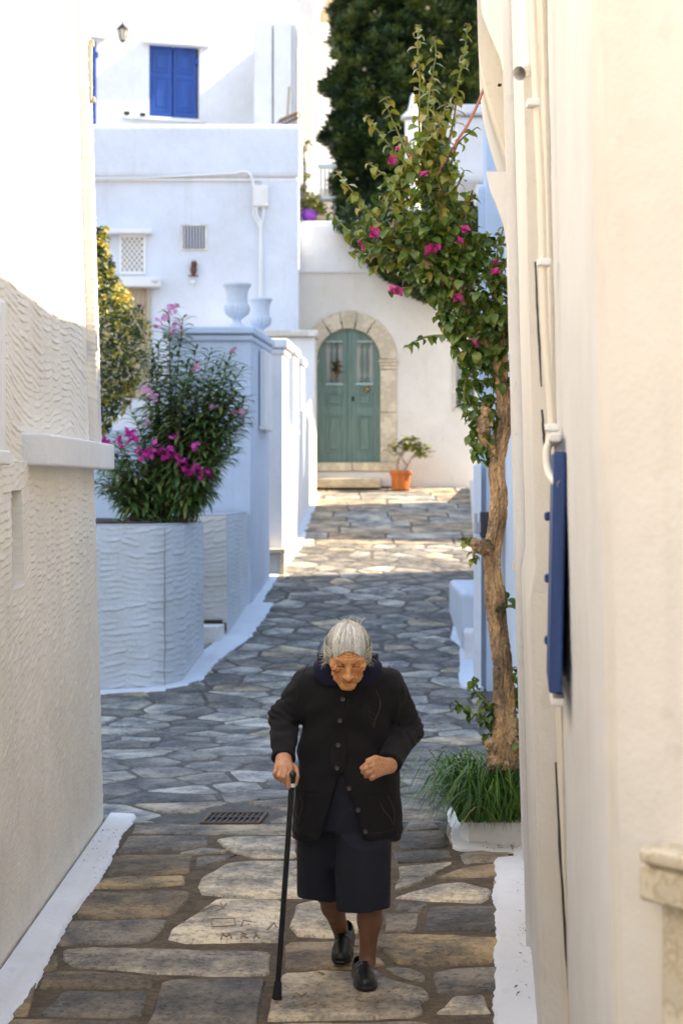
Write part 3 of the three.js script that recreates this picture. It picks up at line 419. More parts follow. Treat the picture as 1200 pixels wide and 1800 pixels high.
// ------------------------------------------------------------------ door wall at the end of the lane
{
  const D = 31.5, a = (px, py) => P(px, py, D), S = D / F, h = thing('door_house', 'white house closing the lane, round arched marble doorway with a green double door', 'house', V(0, 1.8, -D));
  const dx0 = a(556, 0).x, dx1 = a(669, 0).x, cx = (dx0 + dx1) / 2, w = (dx1 - dx0) / 2, y0 = a(0, 813).y, yt = a(0, 576).y, yc = yt - w, top = a(0, 391).y;
  const sh = new THREE.Shape(); sh.moveTo(-1.2, 1.2); sh.lineTo(2.45, 1.2); sh.lineTo(2.45, top); sh.lineTo(-1.2, top); sh.closePath();
  const ho = new THREE.Path(); ho.moveTo(dx0 - .13, y0 - .5); ho.lineTo(dx1 + .13, y0 - .5); ho.lineTo(dx1 + .13, yc); ho.absarc(cx, yc, w + .13, 0, Math.PI, false); ho.lineTo(dx0 - .13, y0 - .5); sh.holes.push(ho);
  const wx0 = a(798, 0).x, wx1 = a(834, 0).x, wy0 = a(0, 720).y, wy1 = a(0, 628).y, hw = new THREE.Path(); hw.moveTo(wx0, wy0); hw.lineTo(wx0, wy1); hw.lineTo(wx1, wy1); hw.lineTo(wx1, wy0); hw.closePath(); sh.holes.push(hw);
  const wg = new THREE.ExtrudeGeometry(sh, { depth: .5, bevelEnabled: false, curveSegments: 40 }); wg.translate(0, 0, -D - .5); part(h, 'wall', boxUV(wg), M.door_wall);  // glow from the sunlit ground is put into this warm wall colour
  part(h, 'wall_ledge', boxUV(pbox(523, 848, 388, 399, D - .03, .3, .03)), M.white);
  part(h, 'lower_band', slab([[-.9, D - .045], [2.44, D - .045], [2.44, D - .002], [-.9, D - .002]], a(0, 482).y + .02, a(0, 396).y, .02), M.white);
  part(h, 'room_back', slab([[-1.2, D + .52], [2.45, D + .52], [2.45, D + 5], [-1.2, D + 5]], 1.3, top - .05, .03), M.white);
  // marble surround of separate blocks
  const arch = (t0, t1, r0, r1, d0, d1) => { const s = new THREE.Shape(), e = .012; s.absarc(0, 0, r1, t0 + e / r1, t1 - e / r1, false); s.absarc(0, 0, r0, t1 - e / r0, t0 + e / r0, true); const g = new THREE.ExtrudeGeometry(s, { depth: d1 - d0, bevelEnabled: true, bevelSize: .008, bevelThickness: .008, bevelSegments: 2, curveSegments: 14, bevelOffset: -.006 }); g.translate(cx, yc, -D + d0); return boxUV(g); };
  const r0 = w - .01, r1 = a(697, 0).x - cx, sur = part(h, 'door_surround', arch(0, Math.PI * .31, r0, r1, -.2, .03), M.marble);
  part(sur, 'arch_stone', arch(Math.PI * .31, Math.PI * .44, r0, r1, -.2, .034), M.marble); part(sur, 'keystone', arch(Math.PI * .44, Math.PI * .56, r0, r1 + .015, -.2, .045), M.marble); part(sur, 'arch_stone', arch(Math.PI * .56, Math.PI * .69, r0, r1, -.2, .034), M.marble); part(sur, 'arch_stone', arch(Math.PI * .69, Math.PI, r0, r1, -.2, .03), M.marble);
  part(sur, 'carved_rosette', new THREE.TorusGeometry(.06, .014, 8, 24).translate(cx, yc + (r0 + r1) / 2, -D + .055), M.marble);
  for (const s of [-1, 1]) {
    const e = cx + s * r0, o = cx + s * r1, x0 = Math.min(e, o), x1 = Math.max(e, o), im = a(0, 640).y;
    part(sur, 'jamb_stone', boxAt(x0, x1, y0 + .002, y0 + .86, D - .03, D + .2, .012), M.marble); part(sur, 'jamb_stone', boxAt(x0, x1, y0 + .87, im - .1, D - .03, D + .2, .012), M.marble);
    part(sur, 'capital', join([boxAt(x0 - .03, x1 + .03, im + .03, yc + .002, D - .075, D + .2, .015), boxAt(x0 - .015, x1 + .015, im - .03, im + .026, D - .055, D + .2, .012), boxAt(x0 - .005, x1 + .005, im - .09, im - .034, D - .04, D + .2, .012)]), M.marble);
  }
  part(sur, 'threshold', boxAt(cx - r1 - .04, cx + .06, y0 - .15, y0 - .003, D - .22, D + .3, .015), M.marble); part(sur, 'threshold', boxAt(cx + .066, cx + r1 + .02, y0 - .15, y0 - .003, D - .22, D + .3, .015), M.marble);
  part(sur, 'riser', boxAt(cx - r1 - .02, cx + r1, y0 - .42, y0 - .153, D - .16, D + .1, .02), M.white);
  part(sur, 'lower_step', boxAt(cx - r1 - .1, a(669, 0).x, y0 - .44, y0 - .27, D - .5, D - .165, .025), M.marbleOld);
  // the two leaves
  const door = part(h, 'double_door', (() => { const s = new THREE.Shape(); s.moveTo(dx0 - .02, y0); s.lineTo(dx1 + .02, y0); s.lineTo(dx1 + .02, yc); s.absarc(cx, yc, w + .02, 0, Math.PI, false); s.closePath(); const o = (x0, x1, b, t) => { const q = new THREE.Path(); q.moveTo(x0, b); q.lineTo(x0, t); q.lineTo(x1, t); q.lineTo(x1, b); q.closePath(); s.holes.push(q); }; o(a(573, 0).x, a(602, 0).x, a(0, 672).y, a(0, 601).y); o(a(626, 0).x, a(655, 0).x, a(0, 672).y, a(0, 601).y); const g = new THREE.ExtrudeGeometry(s, { depth: .05, bevelEnabled: false, curveSegments: 30 }); g.translate(0, 0, -D - .15); return boxUV(g); })(), M.green);
  part(door, 'meeting_strip', boxAt(a(611, 0).x, a(617.5, 0).x, y0, yt - .012, D + .075, D + .098, .008), M.green);
  for (const [x0, x1] of [[573, 602], [626, 655]]) {
    part(door, 'curtain', boxUV(pbox(x0 - 2, x1 + 2, 600, 676, D + .17, .01, .002)), M.curtain);
    part(door, 'pale_sill', boxUV(pbox(x0 - 1, x1 + 1, 673, 677, D + .06, .05, .006)), M.greenPale); part(door, 'pale_head', boxUV(pbox(x0, x1, 599, 602, D + .075, .05, .006)), M.greenPale);
    for (let k = 0; k < 2; k++) { const bx = a(lerp(x0, x1, (k + 1) / 3), 0).x, b = a(0, 672).y, hgt = 71 * S, g = lathe([[.012, 0], [.03, .03], [.03, .08], [.014, .12], [.026, .2], [.03, hgt * .5], [.026, hgt - .2], [.014, hgt - .12], [.03, hgt - .08], [.03, hgt - .03], [.012, hgt]], 14); g.translate(bx, b, -D - .12); part(door, 'baluster', g, M.green); }
    for (const [y1, y2] of [[690, 715], [729, 796]]) { const m = join([pbox(x0, x1, y1, y1 + 3, D + .085, .03, .006), pbox(x0, x1, y2 - 3, y2, D + .085, .03, .006), pbox(x0, x0 + 3, y1 + 3.2, y2 - 3.2, D + .085, .03, .006), pbox(x1 - 3, x1, y1 + 3.2, y2 - 3.2, D + .085, .03, .006), pbox(x0 + 6, x1 - 6, y1 + 6, y2 - 6, D + .08, .03, .012)]); part(door, 'door_panel', m, M.green); }
  }
  part(door, 'knocker', new THREE.SphereGeometry(.05, 16, 12).scale(1, 1, .6).translate(a(645, 684).x, a(645, 684).y, -D - .06), M.brass); part(door, 'key_plate', boxUV(pbox(618, 622, 697, 705, D + .07, .04, .004)), M.iron);
  // window with a grille
  const win = part(h, 'grille_window', join([boxAt(wx0 - .035, wx0 + .03, wy0 - .03, wy1 + .03, D - .03, D + .12, .008), boxAt(wx0 + .032, wx1, wy1 - .03, wy1 + .03, D - .03, D + .12, .008), boxAt(wx0 + .032, wx1, wy0 - .03, wy0 + .03, D - .03, D + .12, .008)]), M.marbleWhite);
  part(win, 'pane', boxAt(wx0 + .031, wx1, wy0 + .031, wy1 - .031, D + .1, D + .12, .002), M.grey); for (let k = 0; k < 3; k++) part(win, 'grille_bar', rod(a(802, 676 + k * 12), a(832, 676 + k * 12), .008), M.iron); for (let k = 0; k < 3; k++) part(win, 'grille_bar', rod(a(806 + k * 12, 668), a(806 + k * 12, 716), .008), M.iron);
  struct('footpath_strip', footStrip(() => 0, () => 0, 31.3, 31.35, .004), M.kerb);
}
// ------------------------------------------------------------------ wall of piers up the left side of the lane
{
  const WL = (D) => D < 22.6 ? lerp(-1.03, -.9, (D - 20.6) / 2) : D < 24.8 ? lerp(-.9, -.66, (D - 22.6) / 2.2) : lerp(-.66, -.47, (D - 24.8) / 5.2);
  const pier = thing('gate_pier', 'broad blue shaded wall end with a moulded cap carrying the front urn', 'pier', V(-1.5, .5, -21));
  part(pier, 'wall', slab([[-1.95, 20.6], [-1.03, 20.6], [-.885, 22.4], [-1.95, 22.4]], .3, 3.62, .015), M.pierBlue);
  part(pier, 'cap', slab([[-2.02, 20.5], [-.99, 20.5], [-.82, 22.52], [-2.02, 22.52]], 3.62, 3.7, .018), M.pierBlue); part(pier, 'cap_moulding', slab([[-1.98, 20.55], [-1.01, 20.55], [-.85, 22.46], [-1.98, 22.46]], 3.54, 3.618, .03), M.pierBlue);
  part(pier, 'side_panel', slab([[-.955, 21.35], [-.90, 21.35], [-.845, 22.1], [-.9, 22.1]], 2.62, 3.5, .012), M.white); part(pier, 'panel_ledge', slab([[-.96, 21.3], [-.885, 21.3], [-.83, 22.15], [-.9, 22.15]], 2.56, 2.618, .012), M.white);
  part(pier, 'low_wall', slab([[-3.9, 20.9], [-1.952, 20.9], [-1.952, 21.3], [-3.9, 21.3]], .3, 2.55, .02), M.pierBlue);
  const p2 = thing('gate_pier', 'second gate pier with moulded cap, just past the urns', 'pier', V(-.8, .8, -23.3));
  part(p2, 'shaft', slab([[-1.1, 23.0], [-.745, 23.0], [-.69, 23.75], [-1.1, 23.75]], .5, 3.62, .015), M.white); part(p2, 'cap', slab([[-1.15, 22.92], [-.68, 22.92], [-.62, 23.83], [-1.15, 23.83]], 3.64, 3.76, .02), M.white); part(p2, 'neck_moulding', slab([[-1.12, 22.97], [-.715, 22.97], [-.66, 23.79], [-1.12, 23.79]], 3.56, 3.638, .025), M.white);
  const bx = thing('marble_vent', 'grey vent panel in a marble frame low at the foot of the second pier', 'vent', V(-.85, .8, -22.8)); part(bx, 'panel', boxAt(-.93, -.775, gy(22.9), 1.06, 22.72, 22.9, .006), M.grey); part(bx, 'frame', join([boxAt(-.95, -.7, 1.062, 1.115, 22.68, 22.98, .008), boxAt(-.773, -.71, gy(22.9), 1.06, 22.7, 22.98, .008)]), M.marble);
  const lw = thing('garden_wall', 'long white wall on the left of the lane with streaks of sunlight', 'wall', V(-.7, 1, -27));
  { const rows = range(23.76, 29.8, 40), out = (d) => WL(d) + .0; const g = grid(rows.length - 1, 20, (a, b) => { const D = lerp(23.76, 29.8, a), y1 = lerp(2.6, 3.35, (D - 23.76) / 6), y0 = gy(D) - .1; return V(out(D) + .006 * fbm(D * 2, b * 5, 1), lerp(y0, y1, b), -D); }, [6, 2]); part(lw, 'wall_face', boxUV(g), M.white); }
  part(lw, 'wall', slab([[-1.1, 23.77], [-.785, 23.77], [-.675, 24.8], [-.49, 29.78], [-1.1, 29.78]], .5, 2.58, .02), M.white);
  const p3 = thing('wall_pier', 'short pier standing on the white garden wall, nearer of two', 'pier', V(-.75, 2.6, -25.5)); part(p3, 'shaft', slab([[-.93, 25.3], [-.66, 25.3], [-.62, 26.1], [-.93, 26.1]], 2.68, 3.72, .015), M.white); part(p3, 'cap', slab([[-.96, 25.25], [-.625, 25.25], [-.585, 26.15], [-.96, 26.15]], 3.722, 3.84, .02), M.white); part(p3, 'foot_ledge', slab([[-.95, 25.27], [-.64, 25.27], [-.6, 26.12], [-.95, 26.12]], 2.62, 2.678, .012), M.white);
  const p4 = thing('wall_pier', 'farther short pier on the white garden wall, close to the marble doorway', 'pier', V(-.7, 3, -27.6)); part(p4, 'shaft', slab([[-.76, 27.4], [-.605, 27.4], [-.57, 28.2], [-.76, 28.2]], 2.9, 3.72, .015), M.white); part(p4, 'cap', slab([[-.79, 27.35], [-.57, 27.35], [-.535, 28.25], [-.79, 28.25]], 3.722, 3.84, .02), M.white); part(p4, 'foot_ledge', slab([[-.78, 27.37], [-.585, 27.37], [-.55, 28.22], [-.78, 28.22]], 2.84, 2.898, .012), M.white);
  const ew = thing('end_wall', 'white wall with projecting coping that ends beside the marble doorway', 'wall', V(-.9, 1.6, -29.9)); part(ew, 'wall', slab([[-2.4, 29.82], [-.445, 29.82], [-.42, 30.5], [-2.4, 30.5]], 1.4, 4.33, .02), M.white); part(ew, 'coping', slab([[-2.4, 29.7], [-.39, 29.7], [-.36, 30.56], [-2.4, 30.56]], 4.332, 4.44, .02), M.marbleWhite);
  struct('footpath_strip', footStrip((D) => WL(D) - .02, (D) => WL(D) + .12, 20.7, 30.6, .015), M.cool);
  // urns
  const urnGeo = (() => { const g = lathe([[0, 0], [.11, 0], [.11, .05], [.07, .075], [.05, .11], [.06, .14], [.09, .16], [.14, .2], [.162, .26], [.158, .31], [.143, .335], [.138, .345], [.138, .42], [.146, .5], [.165, .55], [.186, .57], [.186, .6], [.17, .605], [.125, .58], [.11, .4], [0, .38]], 48); const p = g.attributes.position; for (let i = 0; i < p.count; i++) { const y = p.getY(i), r = Math.hypot(p.getX(i), p.getZ(i)); if (y > .13 && y < .33 && r > .05) { const k = 1 + .07 * Math.cos(Math.atan2(p.getZ(i), p.getX(i)) * 16); p.setX(i, p.getX(i) * k); p.setZ(i, p.getZ(i) * k); } } g.computeVertexNormals(); return g; })();
  const urn = thing('garden_urn', 'larger looking front urn of fluted pale stone on the wall end', 'urn', V(-1.2, 3.7, -20.95)); local(urn, 'vase', urnGeo, M.cool); local(urn, 'plinth', box(.25, .02, .25, 0, -.002, 0), M.cool); urn.scale.setScalar(.88);
  const u2 = urn.clone(); u2.name = numbered('garden_urn'); u2.userData = { label: 'rear fluted stone urn, partly behind the front one on the wall end', category: 'urn' }; u2.position.set(-.985, 3.7, -22.15); u2.rotation.y = .5; u2.scale.setScalar(.8); scene.add(u2);
}
// ------------------------------------------------------------------ planters
const planterRim = [];
{
  const side = (A, B, y0, y1, seedk, fine = 1) => { const L = Math.hypot(B[0] - A[0], B[1] - A[1]), nx = (B[1] - A[1]) / L, nd = -(B[0] - A[0]) / L; return grid(Math.round(L / .014), Math.round((y1 - y0) / .009), (a, b) => { const v = lerp(y0, y1, b), w = .012 * comb(a * L + seedk, v, .13, .05, .05, seedk) + .012 * fbm(a * L * 2, v * 2, seedk) + .002 * N3(a * L * 40, v * 40, 1); return V(lerp(A[0], B[0], a) + nx * w, v, -lerp(A[1], B[1], a) - nd * w); }, [L, y1 - y0]); };
  const mat = plaster(.62, .66, .69, .004), mat2 = plaster(.72, .68, .62, .004);
  const a = [-2.6, 15.75], b = [-1.455, 16.05], c = [-1.345, 17.75], top1 = 1.56;
  const pl = thing('planter', 'tall combed plaster planter holding the pink oleander', 'planter', V(-1.9, .1, -16.6));
  // one curved face that turns softly round the corner towards the lane
  const bez = (t) => t < .42 ? [lerp(a[0], b[0] - .3, t / .42), lerp(a[1], b[1] - .08, t / .42)] : t > .62 ? [lerp(b[0] + .04, c[0], (t - .62) / .38), lerp(b[1] + .4, c[1], (t - .62) / .38)] : (() => { const k = (t - .42) / .2, p = [b[0] - .3, b[1] - .08], r = [b[0] + .04, b[1] + .4], q = [b[0] - .01, b[1] - .02]; return [0, 1].map((n) => (1 - k) ** 2 * p[n] + 2 * k * (1 - k) * q[n] + k * k * r[n]); })();
  part(pl, 'curved_side', grid(260, 170, (u, w) => { const [x, D] = bez(u), [x2, D2] = bez(Math.min(1, u + .002)), [x3, D3] = bez(Math.max(0, u - .002)), l = Math.hypot(x2 - x3, D2 - D3), v = lerp(.05, top1, w), e = .013 * comb(u * 2.6 + 3, v, .26, .052, .05, 3) + .012 * fbm(u * 5, v * 2, 3) + .002 * N3(u * 90, v * 40, 1); return V(x + (D2 - D3) / l * e, v, -D + (x2 - x3) / l * e); }, [2.9, 1.5]), mat);
  part(pl, 'far_side', side(c, [-2.6, 18.6], .05, top1, 5), mat);
  part(pl, 'rim', slab([[-2.7, 15.77], ...range(.3, 1, 24).map((t) => { const [x, D] = bez(t); return [x - .012, D + .008]; }), [-2.7, 18.55]], top1 - .03, top1 + .012, .008), M.greyRim); part(pl, 'soil', slab([[-2.6, 16.0], [-1.68, 16.25], [-1.6, 17.5], [-2.6, 18.2]], top1 + .006, top1 + .03, .006), M.soil);
  const cr = part(pl, 'corner_crack', tube(range(.1, top1 - .03, 14).map((y) => V(bez(.5)[0] + .004 + .008 * N3(y * 5, 1, 2), y, -bez(.5)[1] + .006)), [.002, .0045, .002], 5, 4), M.mo ??= std({ color: C(.3, .27, .2) }));
  const d = [-1.78, 18.7], e = [-1.18, 18.72], f = [-1.06, 20.58], top2 = 1.6;
  const p2 = thing('planter', 'smaller grey topped planter block behind the oleander planter', 'planter', V(-1.4, .3, -19.5));
  part(p2, 'front_side', side(d, e, .5, top2, 2), mat2); part(p2, 'lane_side', side(e, f, .2, top2, 6), mat); part(p2, 'rim', slab([[-1.9, 18.74], [-1.19, 18.76], [-1.075, 20.56], [-1.9, 20.56]], top2 - .03, top2 + .012, .008), M.greyRim);
  part(p2, 'base_ledge', slab([[-1.5, 18.3], [-1.24, 18.35], [-1.2, 18.68], [-1.5, 18.68]], .2, .49, .01), M.kerb); part(p2, 'stain', slab([[-1.48, 18.66], [-1.22, 18.68], [-1.22, 18.705], [-1.48, 18.7]], .488, .53, .008), M.soil);
  const edge = (D) => D < 16.45 ? b[0] - .26 + .3 * Math.pow(clamp((D - 15.97) / .48, 0, 1), .55) : D < 17.75 ? lerp(b[0] + .04, c[0], (D - 16.45) / 1.3) : D < 18.7 ? lerp(c[0], e[0], (D - 17.75) / .95) : lerp(e[0], -1.03, (D - 18.7) / 1.95);
  struct('footpath_strip', footStrip((D) => edge(D) - .03, (D) => edge(D) + lerp(.16, .26, sm(16, 19, D)), 15.9, 20.75, .02), M.cool);
  const n = 30; struct('footpath_strip', boxUV(grid(n, 3, (u, v) => { const x = lerp(-2.6, b[0] - .08, u), D = lerp(15.75, 16.05, (x + 2.6) / 1.145) - v * (.14 + .02 * N3(x * 5, 1, 1)); return V(x, gy(D) + .004 + [.02, .02, .015, 0][Math.round(v * 3)], -D + .02); }, [1, 1])), M.cool);
}
// drain cover
{
  const [x, D] = onGround(412, 1442), y = gy(D) + .012, dg = thing('drain_cover', 'small dark iron drain cover set in the paving behind the cane', 'drain cover', V(x, y, -D)), sk = new THREE.Matrix4().makeShear(0, 0, 0, 0, -.55, 0);
  const sh = (g) => { const p = g.attributes.position; for (let i = 0; i < p.count; i++) p.setX(i, p.getX(i) - p.getZ(i) * .1); return g; };
  local(dg, 'frame', sh(join([box(.34, .02, .02, 0, 0, .16), box(.34, .02, .02, 0, 0, -.16), box(.02, .02, .3, .16, 0, 0), box(.02, .02, .3, -.16, 0, 0), box(.3, .006, .3, 0, -.008, 0)])), M.rust);
  for (let i = 0; i < 9; i++) local(dg, 'bar', sh(box(.014, .012, .29, -.128 + i * .032, 0, 0, .003)), M.iron); local(dg, 'cross_bar', sh(box(.29, .014, .02, 0, .001, 0, .003)), M.iron);
}
// ------------------------------------------------------------------ house with the terrace, centre left
{
  const D = 30.6, h = thing('terrace_house', 'large white house behind the urns with a parapet, vent and lattice window', 'house', V(-2.5, 1.7, -D)), a = (x, y) => P(x, y, D);
  const xr = a(526, 0).x, xl = -6;
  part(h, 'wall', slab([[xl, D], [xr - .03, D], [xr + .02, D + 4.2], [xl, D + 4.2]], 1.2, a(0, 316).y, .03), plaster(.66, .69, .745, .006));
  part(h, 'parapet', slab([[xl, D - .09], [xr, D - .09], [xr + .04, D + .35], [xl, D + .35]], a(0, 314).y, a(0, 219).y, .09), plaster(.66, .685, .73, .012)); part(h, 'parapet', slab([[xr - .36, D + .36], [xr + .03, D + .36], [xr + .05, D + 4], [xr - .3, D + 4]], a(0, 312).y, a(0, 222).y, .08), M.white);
  part(h, 'terrace_floor', slab([[xl, D + .36], [xr - .37, D + .36], [xr - .37, D + 4.1], [xl, D + 4.1]], a(0, 312).y, a(0, 300).y, .01), M.white);
  part(h, 'eave_shadow_board', boxUV(pbox(100, 524, 313, 318, D - .05, .1, .01)), M.kerb);
  part(h, 'buttress', boxUV(pbox(458, 526, 316, 640, D - .045, .1, .03)), plaster(.67, .7, .75, .012));
  const v = part(h, 'vent', join([pbox(318, 322, 394, 440, D - .02, .06, .004), pbox(360, 364, 394, 440, D - .02, .06, .004), pbox(322.2, 359.8, 394, 397, D - .02, .06, .004), pbox(322.2, 359.8, 437, 440, D - .02, .06, .004)]), M.marbleWhite); part(v, 'vent_back', boxUV(pbox(322, 360, 397, 437, D - .004, .003, .001)), M.dark);
  for (let i = 0; i < 7; i++) part(v, 'vent_slat', boxUV(pbox(323.5 + i * 5.2, 326.5 + i * 5.2, 397.5, 436.5, D - .016, .012, .004)), M.steel);
  // lattice window and door
  for (const [x0, x1] of [[166, 191], [210, 256]]) {
    const w = part(h, 'lattice_window', join([pbox(x0, x0 + 4, 412, 482, D - .04, .1, .01), pbox(x1 - 4, x1, 412, 482, D - .04, .1, .01), pbox(x0 + 4.2, x1 - 4.2, 412, 417, D - .04, .1, .01), pbox(x0 + 4.2, x1 - 4.2, 477, 482, D - .04, .1, .01)]), M.plastic);
    part(w, 'lattice_back', boxUV(pbox(x0 + 4, x1 - 4, 417, 477, D - .006, .004, .001)), M.beige);
    const cl = (X0, Y0, sx) => { const xx = x1 - 4, xm = x0 + 4; let pts = []; for (let t = -80; t <= 80; t += .5) { const x = X0 + t * sx, y = Y0 + t; if (x >= xm && x <= xx && y >= 417 && y <= 477) pts.push([x, y]); } return pts.length > 3 ? [pts[0], pts[pts.length - 1]] : null; };
    for (let k = -8; k < 12; k++) for (const s of [-.8, .8]) { const q = cl(x0 + 5 + k * 8.6, 447, s); if (q) part(w, 'lattice_slat', rod(P(q[0][0], q[0][1], D - .02), P(q[1][0], q[1][1], D - .02), .012, 5), M.plastic); }
  }
  part(h, 'window_lintel', boxUV(pbox(90, 266, 402, 410, D - .2, .22, .015)), M.white); part(h, 'door_lintel', boxUV(pbox(90, 281, 487, 504, D - .28, .3, .02)), M.white); part(h, 'corbel', new THREE.SphereGeometry(.05, 12, 8).translate(a(276, 495).x, a(276, 495).y, -D + .3), M.white);
  const dr = part(h, 'beige_door', boxUV(pbox(120, 263, 506, 700, D - .02, .05, .01)), M.beige); part(dr, 'door_frame', boxUV(pbox(258, 264, 505, 700, D - .06, .06, .01)), M.beige); part(dr, 'glazed_panel', boxUV(pbox(225, 252, 535, 590, D - .03, .02, .004)), M.dark);
  for (const [p, q, r, s] of [[225, 535, 252, 590], [252, 535, 225, 590], [225, 562, 238, 535], [252, 562, 238, 535]]) part(dr, 'diamond_bar', rod(P(p, q, D - .045), P(r, s, D - .045), .018, 5), M.beige);
  // electricity box with its cables
  const mb = thing('meter_box', 'pale electricity box high on the terrace house with white cables below', 'meter box', P(457, 362, D)); part(mb, 'box', boxUV(pbox(444, 471, 325, 363, D - .14, .14, .02)), M.kerb); part(mb, 'lid', boxUV(pbox(446, 469, 327, 361, D - .15, .012, .006)), M.kerb);
  const pt = (n, d) => n.map(([x, y]) => P(x, y, d)); for (const [n, r] of [[[[412, 305], [425, 302], [437, 304], [444, 316], [446, 330]], .02], [[[452, 363], [451, 376], [457, 390], [457, 430], [457, 520], [459, 600]], .018], [[[463, 363], [463, 380], [459, 400], [460, 450], [460, 600]], .014], [[[448, 363], [445, 375], [452, 390], [456, 398]], .014], [[[100, 313], [250, 312], [412, 305]], .014]]) part(mb, 'cable', tube(pt(n, D - .1), [r, r], 7, 10), M.plastic);
  // owl shaped wall ornament
  const ow = thing('owl_ornament', 'brown bird shaped ornament hung on the wall below the vent', 'ornament', P(341, 485, D)), oc = (x, y, z, r, s) => new THREE.SphereGeometry(r, 14, 10).scale(...s).translate(P(x, y, D).x, P(x, y, D).y, -D + z);
  const bird = std({ color: C(.16, .06, .03), map: T_wood, roughness: .7 }); part(ow, 'body', oc(341, 475, .07, .07, [.8, 1.5, .7]), bird); part(ow, 'head', oc(342, 465, .09, .055, [1, .9, .9]), bird); part(ow, 'perch', rod(P(331, 485, D - .08), P(349, 485, D - .08), .012), bird); for (const x of [339.5, 344.5]) part(ow, 'ear', new THREE.ConeGeometry(.018, .05, 8).translate(P(x, 460, D).x, P(x, 459.5, D).y, -D + .09), bird); part(ow, 'pendant', oc(339, 496, .05, .035, [1.1, .8, .7]), M.plastic); part(ow, 'pendant_string', rod(P(340, 486, D - .05), P(339, 504, D - .05), .006), M.kerb);
}
